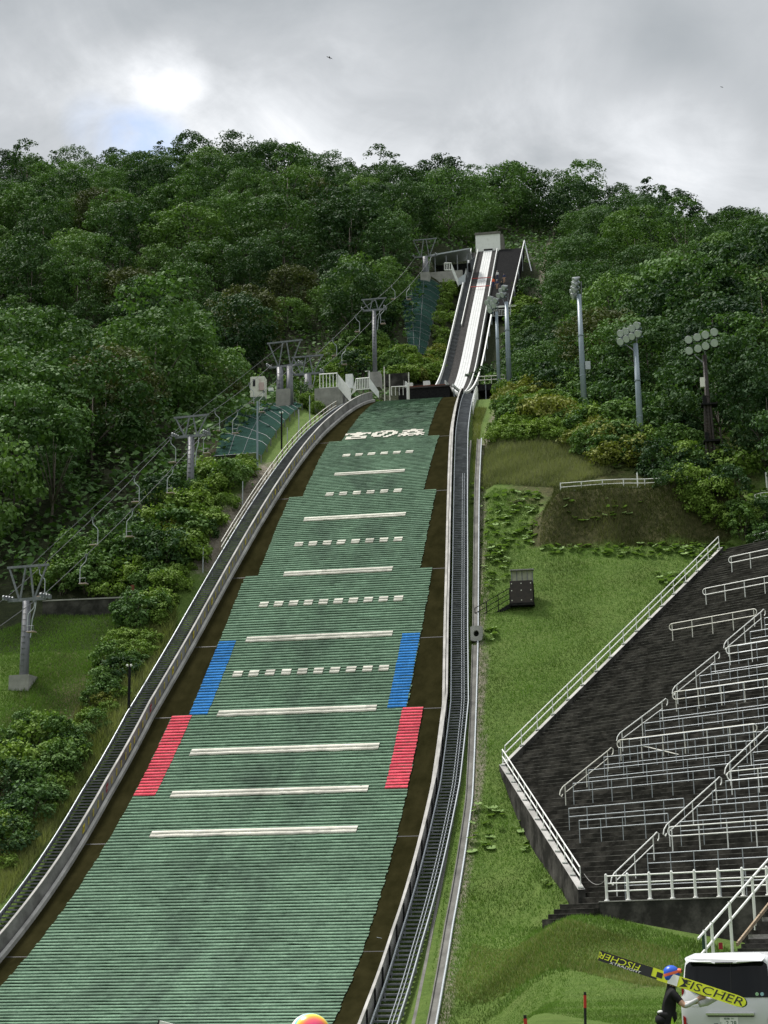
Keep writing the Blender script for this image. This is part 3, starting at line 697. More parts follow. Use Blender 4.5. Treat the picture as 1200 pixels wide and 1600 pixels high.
def takeoff():
    # table front and the lip platform
    root = empty('takeoff_table', label='dark take-off platform at the top edge of the landing slope', cat='platform')
    y = 181.0; zt = float(inrunZ(181.3))
    mb = MB(); mb.box((AX-3.6, y, zt-3.4), (AX+2.35, y+0.35, zt-0.35)); mb.build('front_wall', M['black'], root)
    mb = MB(); mb.box((AX-3.7, y-0.12, zt-0.34), (AX+2.4, y+4.5, zt-0.16)); mb.build('deck', M['brown_steel'], root)
    mb = MB(); mb.box((AX-2.6, y-0.06, zt-0.155), (AX+1.9, y+0.2, zt-0.03)); mb.build('lip_beam', M['rust_red'], root)
    for w0, w1, h in ((-2.75, -1.95, .62), (-0.72, 0.05, .72)):
        mb = MB(); mb.box((AX+w0, y+0.25, zt-0.12), (AX+w1, y+0.7, zt-0.12+h)); mb.build('lip_box', M['white'], root, bevel=0.02)
    mb = MB(); mb.prism([(AX-3.0, y+.25, zt-.1), (AX-2.85, y+.25, zt-.1), (AX-3.05, y+.25, zt+0.95)], (0, .5, 0)); mb.build('wing_panel', M['board'], root)
    mb = MB(); mb.box((AX-1.9, y+0.5, zt-0.1), (AX-0.75, y+.9, zt+0.35)); mb.build('dark_box', M['black'], root)
    # white gated barrier at its left
    f = empty('gate_rail', label='small white barred gate left of the take-off platform', cat='gate')
    p = at(612, 618, 179.5); q = at(636, 617, 179.5); h = np.array([0, 0, 1.05])
    mb = MB(); mb.tube([p, p+h, q+h, q], 0.06, 6); mb.build('frame', M['rail_white'], f)
    mb = MB()
    for t in (0.25, 0.5, 0.75): mb.tube([p+(q-p)*t, p+(q-p)*t+h], 0.035, 5)
    mb.build('bars', M['rail_white'], f)
takeoff()
def start_bars():
    for Y, n in ((257.5, 'upper'), (253.6, 'lower')):
        mb = MB(); mb.tube([ip(Y, -1.5, 0.55), ip(Y, 1.85, 0.55)], 0.06, 6)
        tag(mb.build('start_gate_bar', M['red']), f'{n} of the two red start bars across the white in-run track', 'bar')
start_bars()
def start_house():
    root = empty('start_house', label='cream start hut with dark flat roof at the top of the in-run', cat='hut')
    y = 273.0; p = at(743.5, 391, y); q = at(782, 391, y); zt = at(760, 366.5, y)[2]; zb = p[2]-2.5
    mb = MB(); mb.box((p[0], y, zb), (q[0], y+3.2, zt)); mb.build('wall', M['rail_white'], root)
    mb = MB(); mb.box((p[0]-.12, y-.15, zt), (q[0]+.12, y+3.4, zt+.42)); mb.build('roof', M['board_dark'], root)
    mb = MB(); mb.box((q[0], y+.05, zb), (q[0]+.55, y+3.2, zt-.1)); mb.build('side_wing', M['board_dark'], root)
    mb = MB(); mb.box((AX-.55, y-.28, p[2]-.6), (AX+1.0, y-.002, p[2]-.02)); mb.build('hatch', M['ink'], root)
    # coaches' platform: dark stepped deck right of the in-run with rails
    root = empty('coach_platform', label='dark stepped viewing platform right of the in-run with white outer rail', cat='platform')
    def wo(Y): return np.interp(Y, [186, 238, 273], [3.1, 5.4, 6.6])
    ribbon('deck', 2.15, wo, -0.1, M['black'], y0=246, y1=273, parent=root, th=1.6)
    mb = MB(); p = ip(246, 1.9, -0.4); q = ip(246, wo(246)+0.9, -0.4)
    mb.bar(p+(0, -.3, 0), q+(0, -.3, 0), .25, .3); mb.build('front_beam', M['rail_white'], root)
    mb = MB()
    for w in np.linspace(2.6, 5.3, 12): mb.tube([ip(246, w, -1.9)+(0, -.35, 0), ip(246, w, -.9)+(0, -.35, 0)], .035, 5)
    for n in (-.9, -1.9): mb.tube([ip(246, 2.6, n)+(0, -.35, 0), ip(246, 5.3, n)+(0, -.35, 0)], .05, 5)
    mb.build('grille', M['rail_white'], root)
    ribbon('outer_rail', lambda Y: wo(Y)-.06, lambda Y: wo(Y)+.06, 1.2, M['white'], y0=243, y1=273.5, parent=root, th=.34)
    for Y in (244, 252, 260, 268): mb = MB(); mb.bar(ip(Y, wo(Y), -2.6), ip(Y, wo(Y), 1.0), .14, .14, up=(0, 1, 0)); mb.build('post', M['galv'], root)
    mb = MB(); mb.tube([ip(273.4, wo(273), 1.2), ip(268, wo(268)+1.5, -2.8)], .10, 6); mb.build('brace', M['galv'], root)
    # lower outer rail of the right access stair
    f = empty('ramp_handrail', label='white handrail running down the right side of the in-run', cat='handrail')
    def wr(Y): return np.interp(Y, [184, 200, 225, 246], [2.2, 2.5, 2.75, 2.9])
    ribbon('rail', lambda Y: wr(Y)-.09, lambda Y: wr(Y)+.09, 0.75, M['rail_white'], y0=186, y1=244, parent=f, th=.32)
    mb = MB()
    for Y in np.arange(187, 244, 4.5): mb = MB(); mb.tube([ip(Y, wr(Y), -1.2), ip(Y, wr(Y), .5)], .06, 5); mb.build('post', M['galv'], f)
start_house()
def lower_platform():
    root = empty('timing_platform', label='black platform on thin legs between the in-run foot and the lamp posts', cat='platform')
    y = 182.5; a = at(747, 601, y); b = at(789, 601, y); z = a[2]
    mb = MB(); mb.box((a[0], y, z-.75), (b[0], y+2.2, z)); mb.build('panel', M['black'], root)
    for t in (.28, .62, .97):
        x = a[0]+(b[0]-a[0])*t; mb = MB(); mb.box((x-.06, y-.08, z-3.5), (x+.06, y-.003, z-.1)); mb.build('leg', M['galv_dark'], root)
    mb = MB()
    for h in (.55, 1.0): mb.tube([(a[0], y+.1, z+h), (b[0], y+.1, z+h)], .035, 5)
    for t in (0, .25, .5, .75, 1): x = a[0]+(b[0]-a[0])*t; mb.tube([(x, y+.1, z), (x, y+.1, z+1.0)], .035, 5)
    mb.build('handrail', M['rail_cream'], root)
lower_platform()

# ------------------------------------------------------------------ grandstand
RISE = 0.25; RUN = RISE/STAN
def stand_left(b):
    c = [stab(*p) for p in STAND_L]; return float(np.interp(b, [q[1] for q in c], [q[0] for q in c]))
B_TOP = stab(*STAND_L[2])[1]
A_END = 34.0
def grandstand():
    root = empty('grandstand', label='dark weathered concrete spectator terrace of narrow steps right of the lawn', cat='grandstand')
    n = int(B_TOP/RUN)+2; r = random.Random(5)
    for i in range(n):
        b0 = i*RUN; b1 = b0+RUN; l0, l1 = stand_left(b0)+0.1, stand_left(b1)+0.1; l = min(l0, l1) if b0 < stab(*STAND_L[1])[1] else max(l0, l1)-0.0
        mb = MB(); z = -STAN*b0   # relative: sp adds STAN*b
        def P(a, b, h): return SO+DR*a+DU*b+np.array([0, 0, i*RISE+h])
        ll = min(l0, l1)-0.05
        mb.quad(P(ll, b0, -.25), P(A_END, b0, -.25), P(A_END, b0, 0), P(ll, b0, 0), M['conc_dark'])
        mb.quad(P(ll, b0+.055, 0.001), P(A_END, b0+.055, 0.001), P(A_END, b1+.02, 0.001), P(ll, b1+.02, 0.001), M['conc_dark'])
        mb.quad(P(ll, b0, 0), P(A_END, b0, 0), P(A_END, b0+.055, 0.001), P(ll, b0+.055, .001), M['step_edge'])
        mb.quad(P(ll, b0, -.03), P(A_END, b0, -.03), P(A_END, b0-.004, -.002), P(ll, b0-.004, -.002), M['step_edge'])
        mb.build('step', None, root)
    # front wall
    zb = -0.8
    mb = MB(); a0 = 0.0
    f = lambda a, b, z: np.array([*(SO+DR*a+DU*b)[:2], z])
    mb.prism([f(-.25, -.02, zb), f(A_END, -.02, zb), f(A_END, -.02, SO[2]-.0), f(-.25, -.02, SO[2]-.0)], -DU*0.35)
    mb.build('front_wall', M['conc_wall'], root)
    mb = MB(); mb.prism([f(-.25, -.0, SO[2]), f(A_END, -.0, SO[2]), f(A_END, -.0, SO[2]+.05), f(-.25, -.0, SO[2]+.05)], -DU*0.40)
    mb.build('wall_coping', M['conc'], root)
    # lowest steps leading down from the open corner
    for k in range(4):
        mb = MB(); z1 = SO[2]-0.05-k*0.22; b0 = -.02-k*.36
        A0 = -2.6-k*.05; A1 = -0.26
        q = [f(A0, b0, z1-.7), f(A1, b0, z1-.7), f(A1, b0, z1), f(A0, b0, z1)]
        mb.prism(q, -DU*.36); mb.build('corner_step', M['conc_dark'], root)
        e = MB(); e.prism([f(A0, b0-.30, z1), f(A1, b0-.30, z1), f(A1, b0-.30, z1+.012), f(A0, b0-.30, z1+.012)], -DU*.07); e.build('step_edge', M['step_edge'], root)
    # left side walls following the two edges
    pts = [np.array([*p, 0]) for p in STAND_L]
    for (p, q, up, th) in ((pts[0], pts[1], 0.30, .34), (pts[1], pts[2], 0.30, .3)):
        d = (q-p)/np.linalg.norm(q-p); nrm = np.array([-d[1], d[0], 0])
        m_ = 14; mb = MB()
        for k in range(m_):
            A = p+(q-p)*k/m_; B = p+(q-p)*(k+1)/m_; za, zb_ = float(standZ(A[0], A[1]))+up, float(standZ(B[0], B[1]))+up
            vs = []
            for X, z in ((A, za), (B, zb_)):
                for o_, zz in ((0, -2.6), (th, -2.6), (th, 0), (0, 0)): vs.append(X+nrm*(o_-.02)+np.array([0, 0, z+zz]))
            mb.add(vs, [(3, 2, 6, 7)], M['kerb'] if up else None); mb.add(vs, [(0, 3, 7, 4), (1, 5, 6, 2), (0, 1, 2, 3), (4, 7, 6, 5)], M['conc_wall'])
        mb.build('side_wall', None, root)
grandstand()
def rail_run(name, label, group, posts, h, rails, r_post, r_rail, mt, cat, loop=None, pads=False):
    """posts: list of base points; rails: heights"""
    root = empty(name, tuple(posts[0]), label=label, cat=cat, group=group)
    for p in posts:
        mb = MB(); mb.tube([p-(0, 0, .05), p+(0, 0, h)], r_post, 6, mt); mb.build('post', mt, root)
        if pads: 
            q = MB(); q.box(p+(-.13, -.13, -.02), p+(.13, .13, .04)); q.build('base_pad', M['rail_white'], root)
    for k, z in enumerate(rails):
        pts = [p+(0, 0, z) for p in posts]
        mb = MB(); mb.tube(pts, r_rail, 6); mb.build('rail', mt, root)
    if loop:
        lo, hi = rails[0], rails[-1]
        for e, o_ in loop:
            p = posts[e]; d = posts[e]-posts[1 if e == 0 else -2]; d = d/np.linalg.norm(d); R0 = (hi-lo)/2
            c = p+(0, 0, (hi+lo)/2)
            mb = MB(); mb.tube([c+d*R0*1.0*math.sin(t)+np.array([0, 0, R0*math.cos(t)]) for t in np.linspace(0, math.pi, 9)], r_rail, 6); mb.build('end_loop', mt, root)
    return root
def stand_rails():
    # white cross rails lying along the rows
    WH = [((1144, 892), None, 'topmost white looped rail across the grandstand steps, under the hedge'), ((1101, 945), None, 'second white looped rail from the top of the grandstand steps'),
          ((1049, 1001), (1181, 975), 'short white rail with bent posts on the upper grandstand steps'), ((1141, 1037), None, 'white looped cross rail below the short bent rail on the grandstand'),
          ((1058, 1108), None, 'long white looped cross rail crossing the middle of the grandstand'), ((972, 1184), (1190, 1150), 'white looped cross rail with a fallen bar, left block of the grandstand'),
          ((1146, 1236), None, 'white looped cross rail at the right edge above the lowest block'), ((1050, 1328), None, 'lowest white looped cross rail, on footed posts near the front wall')]
    for i, (pl, pr, lab) in enumerate(WH):
        a0, b = onstand(*pl); a1 = onstand(*pr)[0] if pr else a0+14.0
        n = max(2, int(round((a1-a0)/1.55)))+1; b = math.floor(b/RUN)*RUN+.2
        z0 = -STAN*b+math.floor(b/RUN)*RISE
        posts = [sp(a, b, z0) for a in np.linspace(a0, a1, n)]
        rt = rail_run('cross_rail', lab, 'white looped cross rails on the grandstand', posts, 1.15, (0.72, 1.15), .03, .03, M['rail_cream'] if i in (2, 4, 5) else M['rail_white'], 'railing', loop=[(0, 0)]+([(-1, 0)] if pr else []))
        if i == 5:
            mb = MB(); mb.tube([posts[1]+(0, 0, .72), posts[2]+DR*1.0+(0, -.1, -.0)], .03, 6); mb.build('fallen_bar', M['rail_cream'], rt)
    # sloping handrails at the aisle beside each block
    HR = [((1135, 1004), (1190, 955), 'sloping white handrail highest up the right edge of the grandstand'), ((1055, 1075), (1118, 1022), 'sloping white handrail between the bent rail and the long cross rail'),
          ((969, 1148), (1036, 1095), 'sloping white handrail at the head of the left seating block'), ((880, 1232), (951, 1172), 'sloping cream handrail nearest the left corner of the grandstand'),
          ((1137, 1198), (1206, 1130), 'sloping white handrail at the right edge above the lowest block'), ((1042, 1292), (1120, 1218), 'sloping white handrail in the middle of the lower grandstand'),
          ((960, 1368), (1022, 1305), 'sloping white handrail rising from the front fence')]
    for i, (p, q, lab) in enumerate(HR):
        a0, b0 = onstand(p[0], p[1], 0.9); a1, b1 = onstand(q[0], q[1], 1.0); mt = M['rail_cream'] if i == 3 else M['rail_white']
        P0, P1 = sp(a0, b0), sp(a1, b1); root = empty('aisle_handrail', tuple(P0), label=lab, cat='handrail', group='sloping handrails on the grandstand')
        d = P1-P0; u = np.array([0, 0, 1.0])
        dn = d/np.linalg.norm(d)
        top = [P0+u*.62-dn*.05, P0+u*.55+dn*.02+u*.0-dn*.18, P0+u*.72-dn*.30, P0+u*.9-dn*.22, P0+u*1.0, P1+u*1.0, P1+u*1.02+dn*.22, P1+u*.86+dn*.38, P1+u*.66+dn*.36, P1+u*.6+dn*.26]
        mb = MB(); mb.tube(top, .03, 6); mb.build('top_rail', mt, root)
        mb = MB(); mb.tube([P0+d*.06+u*.6, P1+d*-.02+u*.6], .025, 6); mb.build('middle_rail', mt, root)
        for t in (.04, .5, .97): mb = MB(); mb.tube([P0+d*t-u*.1, P0+d*t+u*1.0], .028, 6); mb.build('post', mt, root)
    # grey barriers in the seating blocks: (left end of top rail, right end or None)
    BR = [((942, 1181), (1168, 1151)), ((917, 1202), (1142, 1174)), ((893, 1223), (1117, 1197)), ((891, 1257), (1074, 1237)), ((907, 1276), (1048, 1262)),
          ((1112, 1233), None), ((1087, 1258), None), ((1060, 1283), None), ((1014, 1327), None), ((977, 1363), None),
          ((1031, 1107), None), ((1007, 1127), None), ((985, 1150), None), ((965, 1167), (1192, 1128)), ((1113, 1033), None), ((1093, 1053), None), ((1070, 1077), None), ((1192, 965), None), ((1171, 985), None), ((1150, 1008), None),
          ((1179, 1169), None), ((1155, 1192), None), ((1135, 1215), None)]
    H_ = 1.12
    info = []
    for p, q in BR:
        a0, b = onstand(*p, H_); a1 = onstand(*q, H_)[0] if q else a0+13
        info.append((b, a0, a1, p))
    for b, a0, a1, p in info:
        k = math.floor(b/RUN); bb = k*RUN+.18; z0 = -STAN*bb+k*RISE; n = int(round((a1-a0)/1.32))+1
        posts = [sp(a, bb, z0) for a in np.linspace(a0, a1, n)]
        blk = 'left block' if p[0] < 950 or p == (965, 1167) else 'lowest block' if p[1] > 1225 else 'right block' if p[1] > 1160 and p[0] > 1130 else 'middle block' if p[1] > 1020 else 'top right block'
        rail_run('crush_barrier', f'grey two rail standing barrier in the {blk} of the grandstand', f'grey standing barriers, {blk} of the grandstand', posts, H_, (0.70, H_), .022, .023, M['galv'], 'barrier')
    # white fence on the front wall
    a1 = 16.0; n = 14; posts = [sp(a, 0.0-.18, STAN*.18+.05) for a in np.linspace(0.05, a1, n)]
    root = empty('front_fence', tuple(posts[0]), label='thick white three rail fence on the grandstand front wall', cat='fence')
    for p in posts:
        mb = MB(); mb.tube([p-(0, 0, .03), p+(0, 0, .04), p+(0, 0, .05), p+(0, 0, 1.14), p+(0, 0, 1.2)], [.13, .11, .065, .065, .03], 8); mb.build('post', M['rail_white'], root)
    for z in (.42, .76, 1.08): mb = MB(); mb.tube([p+(0, 0, z) for p in posts], .036, 6); mb.build('rail', M['rail_white'], root)
    # chain from the fence to the side rail
    c0, c1 = posts[0]+(0, 0, .95), np.array([*STAND_L[0], float(standZ(*STAND_L[0]))+1.0])
    mb = MB(); mb.tube([c0+(c1-c0)*t-(0, 0, .35*4*t*(1-t)) for t in np.linspace(0, 1, 10)], .015, 5); tag(mb.build('hanging_chain', M['board']), 'chain hanging between the front fence and the left side rail', 'chain')
    # side rails along both left edges
    for (p, q, n, lab, mt) in ((STAND_L[0], STAND_L[1], 13, 'white two rail fence on the lower left wall of the grandstand', M['rail_white']), (STAND_L[1], STAND_L[2], 17, 'white two rail fence climbing the upper left wall of the grandstand', M['rail_white'])):
        p, q = np.array(p), np.array(q); posts = []
        d = (q-p)/np.linalg.norm(q-p); nr = np.array([-d[1], d[0]])
        for t in np.linspace(0.01, .99, n):
            x = p+(q-p)*t+nr*.14; xx = p+(q-p)*t; posts.append(np.array([x[0], x[1], float(standZ(*xx))+.31]))
        rail_run('side_fence', lab, None, posts, .92, (.5, .92), .03, .035, mt, 'fence', pads=True)
stand_rails()

# ------------------------------------------------------------------ floodlight masts
def mast(px, py, ptop, heads, label, mt, r0, Y=None, facing=(-0.3, -1.0), rows=None, base=True):
    p = at(px, py, Y) if Y else G(px, py)
    top = at(ptop[0], ptop[1], p[1]); H = top[2]-p[2]
    root = empty('floodlight_mast', tuple(p), label=label, cat='floodlight mast', group='floodlight masts beside the ramp and lawn')
    mb = MB(); mb.tube([p-(0, 0, 1.5), p+(0, 0, H*.5), p+(0, 0, H*.93)], [r0, r0*.82, r0*.66], 12); mb.build('pole', mt, root, smooth=True)
    for z in (.32, .62):
        mb = MB(); mb.tube([p+(0, 0, H*z-.05), p+(0, 0, H*z+.05)], r0*.95, 12); mb.build('flange', mt, root)
    f = np.array([facing[0], facing[1], 0.0]); f /= np.linalg.norm(f); x = np.array([f[1]*-1, f[0], 0])
    for dz in sorted(set(h[1] for h in heads)):
        us = [h[0] for h in heads if h[1] == dz]
        mb = MB(); mb.bar(p+x*(min(us)-.25)+(0, 0, H+dz-.32)+f*.12, p+x*(max(us)+.25)+(0, 0, H+dz-.32)+f*.12, .12, .12); mb.build('crossarm', mt if mt is not M['brown_steel'] else M['black'], root)
    mb = MB(); lo = min(h[1] for h in heads)
    mb.tube([p+(0, 0, H*.86), p+x*(min(h[0] for h in heads)*.8)+(0, 0, H+lo-.32)], .05, 5); mb.build('brace', M['galv_dark'], root)
    mb = MB(); mb.tube([p+f*-.2+(0, 0, H*.86), p+f*-.28+(0, 0, H+.4)], .05, 5); mb.build('bracket', M['galv_dark'], root)
    for u, dz in heads:
        c = p+x*u+(0, 0, H+dz)+f*.3; dirn = f*.86+np.array([0, 0, -.5]); dirn /= np.linalg.norm(dirn)
        mb = MB(); mb.tube([c-dirn*.42, c-dirn*.30, c-dirn*.05, c+dirn*.2, c+dirn*.24], [.10, .14, .24, .33, .34], 12); o = mb.build('floodlight', M['lampshell'], root, smooth=True)
        q = MB(); q.tube([c+dirn*.242, c+dirn*.25], .31, 12); g = q.build('lens', M['glassy'], None); g.parent = o
        g.data.transform(Matrix.Translation(-Vector(p)))
        KIDS.setdefault(o.name, []).append(g)
        b = MB(); b.bar(c-dirn*.2, c+(0, 0, -.34)-f*.18, .06, .06); o2 = b.build('yoke', M['galv_dark'], root)
    return root, p, H, f, x
r_, p, H, f_, x_ = mast(914, 655, (904, 446), [(-1.05, -.2), (-.55, -.05), (-.1, .25), (.35, .45), (-.65, -.75), (.1, -.45), (.3, -.0)], 'tallest pale steel mast with seven lamps seen from the side, above the dry mound', M['teal_pole'], .30, facing=(-1.0, -.25))
mb = MB(); mb.box(p+(.28, -.25, H*.36), p+(.75, .1, H*.42)); mb.build('control_box', M['galv'], r_)
mb = MB(); mb.box(p+(-.75, -.3, -.2), p+(-.3, .1, .9)); mb.build('base_cabinet', M['rail_cream'], r_)
mast(1003, 712, (996, 524), [(-1.15, .45), (-.62, .5), (.0, .6), (.5, .75), (-1.2, -.3), (-.6, -.2), (-.05, -.1), (.55, .0)], 'pale steel mast with two rows of four tilted lamps, between two other masts', M['teal_pole'], .30, facing=(-.55, -.9))
r_, p, H, f_, x_ = mast(1114, 752, (1110, 540), [(-1.1, .72), (-.35, .78), (.35, .85), (1.1, .95), (-1.1, -.25), (-.35, -.2), (.3, -.1), (1.05, .0)], 'dark brown mast with two rows of four lamps at the forest edge', M['brown_steel'], .26, facing=(-.35, -.95))
for z in (.55, .28):
    mb = MB(); mb.box(p+(-.55, -.5, H*z), p+(.75, .5, H*z+.14)); mb.box(p+(-.4, -.42, H*z+.14), p+(-.1, -.1, H*z+.8)); mb.build('platform', M['black'], r_)
mb = MB()
for sx in (-.45, .35):
    mb.tube([p+(sx, -.2, -1), p+(sx*.6, -.2, H*.55)], .09, 6)
for k in range(24): mb.tube([p+(-.45, -.2, k*.25), p+(.35, -.2, k*.25)], .025, 4)
mb.build('ladder', M['brown_steel'], r_)
mb = MB(); mb.box(p+(-.5, -.6, H*.68), p+(-.15, -.3, H*.75)); mb.build('junction_box', M['rail_cream'], r_)
mast(796, 606, (793, 462), [(-.9, .35), (-.35, .75), (-.1, .15), (.25, .9)], 'thick grey lamp mast, right one of the pair beside the in-run', M['teal_pole'], .32, Y=176, facing=(-.8, -.6))
mast(780, 612, (777, 478), [(-.95, .65), (-.5, 1.0), (-.65, .0), (.25, .55), (.05, .0), (-.2, .35), (-.55, -.4)], 'thinner grey lamp mast crowded with lamps, left one of the pair beside the in-run', M['teal_pole'], .23, Y=174, facing=(-.6, -.8))

# ------------------------------------------------------------------ chairlift
def pylon(p, rz, hcol, htop, wid, label, r=.34, twin=False, hub=True):
    root = empty('lift_pylon', (0, 0, 0), label=label, cat='lift pylon', group='chairlift pylons left of the slope')
    cols = (-.55, .55) if twin else (0,)
    for cx in cols:
        mb = MB(); mb.tube([(cx, 0, -2.0), (cx, 0, hcol)], [r, r*.85], 12); mb.build('column', M['pylon'], root, smooth=True)
    mb = MB(); mb.prism([(-.75, -.75, -1.5), (.75, -.75, -1.5), (.75, .75, -1.5), (-.75, .75, -1.5)], (0, 0, 2.0)); mb.build('base', M['conc'], root)
    mb = MB(); mb.bar((-wid, 0, hcol+.12), (wid, 0, hcol+.12), .22, .24); mb.build('lower_arm', M['galv_dark'], root)
    mb = MB(); mb.bar((-wid*1.12, 0, htop), (wid*1.12, 0, htop), .15, .17); mb.build('upper_beam', M['galv_dark'], root)
    pts = [(-wid*1.02, -wid*.42), (-wid*.12, -wid*.36), (wid*.12, wid*.36), (wid*1.02, wid*.42)]
    for a, b in pts:
        mb = MB(); mb.bar((a, 0, htop), (b, 0, hcol+.2), .11, .11, up=(0, 1, 0)); mb.build('strut', M['galv_dark'], root)
    mb = MB()
    for k in range(int(hcol/.4)): mb.box((cols[0]-.13, -r-.02, k*.4), (cols[0]+.13, -r+.05, k*.4+.025))
    mb.build('rungs', M['pylon'], root)
    mb = MB(); mb.tube([(wid*.3, -.1, hcol-2.6), (wid*.3+.1, -.1, hcol-1.3), (wid*.5, -.1, hcol-.6), (wid*.5, 0, hcol)], .045, 5); mb.build('cable_conduit', M['galv'], root)
    for sx in (-1, 1):
        mb = MB(); mb.bar((sx*wid, -.8, hcol+.1), (sx*wid, .8, hcol+.3), .1, .12)
        fr = mb.build('sheave_frame', M['galv'], root)
        for yy in (-.65, -.22, .22, .65):
            q = MB(); q.tube([(sx*wid-.06, yy, hcol+.30+yy*.12), (sx*wid+.06, yy, hcol+.30+yy*.12)], .18, 12); w = q.build('sheave', M['galv_dark'], None); w.parent = fr; KIDS.setdefault(fr.name, []).append(w)
        mb = MB(); mb.tube([(sx*wid, -.3, hcol+.3), (sx*wid*1.14, -.3, hcol+.45), (sx*wid*1.14, .3, hcol+.45)], .03, 5); mb.build('guard', M['galv'], root)
    root.location = tuple(p); root.rotation_euler = (0, 0, rz)
    return root
def pose(px, py, ptop, Y=None):
    p = at(px, py, Y) if Y else G(px, py); return p, at(ptop[0], ptop[1], p[1])[2]-p[2]
PA, hA = pose(37, 1068, (37, 940)); PB, hB = pose(297, 797, (297, 684), 131.5); PC, hC = pose(445, 618, (443, 574), 165.0)
PC2, hC2 = pose(481, 612, (481, 586), 172.0); PD, hD = pose(586, 590, (584, 486), 192.0); PE, hE = pose(665, 432, (665, 402), 255.0)
hE = max(hE, 2.6)
rzL = math.atan2(-(PC-PA)[0], (PC-PA)[1]); rzU = math.atan2(-(PE-PC2)[0], (PE-PC2)[1])
WID = 1.42
pylon(PA, rzL, hA, hA+2.5, WID, 'nearest grey chairlift pylon, standing on the mown knoll')
pylon(PB, rzL, hB, hB+1.9, WID, 'grey chairlift pylon among shrubs beside the left stairs')
pylon(PC, rzL, hC, hC+2.9, WID*1.25, 'twin column chairlift pylon at the top of the lower lift', twin=True, r=.42)
pylon(PC2, rzU, hC2, hC2+2.2, WID*1.15, 'low chairlift head frame behind the twin column pylon', r=.5)
pylon(PD, rzU, hD, hD+1.6, WID*1.0, 'slim tall chairlift pylon above the white stairs', r=.30)
pylon(PE, rzU, hE, hE+3.2, WID*1.3, 'chairlift top frame beside the shelter at the forest edge', r=.55)
def ropeline(name, label, path, group):
    """path: list of points over the sheaves; hung with a little sag"""
    pts = []
    for a, b in zip(path[:-1], path[1:]):
        n = 14; L_ = np.linalg.norm(b-a); sag = L_*0.012
        for t in np.linspace(0, 1, n, endpoint=False): pts.append(a+(b-a)*t-np.array([0, 0, sag*4*t*(1-t)]))
    pts.append(path[-1]); mb = MB(); mb.tube(pts, .024, 5); tag(mb.build(name, M['cable']), label, 'cable', group); return pts
def armtop(p, rz, h, sx, wid=WID): 
    return p+np.array([math.cos(rz)*sx*wid, math.sin(rz)*sx*wid, h+.5])
EXT = PA-(PB-PA)*1.0+np.array([0, 0, 4.5]); lines = {}
for sx, side in ((-1, 'left'), (1, 'right')):
    lines['L'+side] = ropeline('haul_cable', f'{side} haul cable of the lower chairlift between the pylons', [armtop(EXT, rzL, hA, sx), armtop(PA, rzL, hA, sx), armtop(PB, rzL, hB, sx), armtop(PC, rzL, hC, sx)], 'chairlift haul cables')
    lines['U'+side] = ropeline('haul_cable', f'{side} haul cable of the upper chairlift climbing to the forest', [armtop(PC2, rzU, hC2, sx), armtop(PD, rzU, hD, sx), armtop(PE, rzU, hE, sx)], 'chairlift haul cables')
mb = MB(); mb.tube([PA+(0, 0, hA+2.4), PB+(0, 0, hB+1.9)], .018, 4); mb.tube([PB+(0, 0, hB+1.9), PC+(0, 0, hC+2.8)], .018, 4); tag(mb.build('signal_wire', M['cable']), 'thin signal wire over the tops of the lower lift pylons', 'cable')
def make_chair():
    root = empty('lift_chair', label='x', cat='lift chair', group='single chairs hanging from the lift cables')
    mb = MB(); mb.tube([(0, 0, 0), (0.0, 0, -.35), (.06, 0, -.5), (.42, 0, -.85), (.46, 0, -1.0), (.46, 0, -2.05), (.40, 0, -2.12)], .035, 6); mb.build('hanger', M['galv'], root)
    mb = MB(); mb.box((-.14, -.22, -2.16), (.46, .22, -2.1)); mb.build('seat', M['seat'], root, bevel=.015)
    mb = MB(); mb.box((-.14, -.24, -2.10), (-.12, .22, -2.085)); mb.tube([(-.1, .2, -2.1), (-.1, .24, -1.75), (.4, .24, -1.75), (.46, .2, -1.8)], .02, 5); mb.build('back_bar', M['galv_dark'], root)
    mb = MB(); mb.box((-.06, -.16, -.06), (.06, .16, .08)); mb.build('grip', M['galv_dark'], root)
    return root
chair0 = make_chair(); nch = 0
def hang(line, pxs, rz, side, low):
    global nch
    P = np.array(lines[line]); q = project(P)
    for k, px in enumerate(pxs):
        o_ = np.argsort(q[:, 0]); pt = np.array([np.interp(px, q[o_, 0], P[o_, j]) for j in range(3)])
        o = chair0 if nch == 0 else fast_copy(chair0, (0, 0, 0)); nch += 1
        o.location = tuple(pt); o.rotation_euler = (0, 0, rz if side == 'left' else rz+math.pi)
        o['label'] = f'empty single chair, number {k+1} from the bottom on the {side} cable of the {low} chairlift'
hang('Lright', (54, 135, 207, 270, 326, 371, 412), rzL, 'right', 'lower'); hang('Lleft', (62, 145, 210, 267, 336, 390), rzL, 'left', 'lower')
hang('Uright', (540, 600, 640), rzU, 'right', 'upper'); hang('Uleft', (520, 556, 612), rzU, 'left', 'upper')

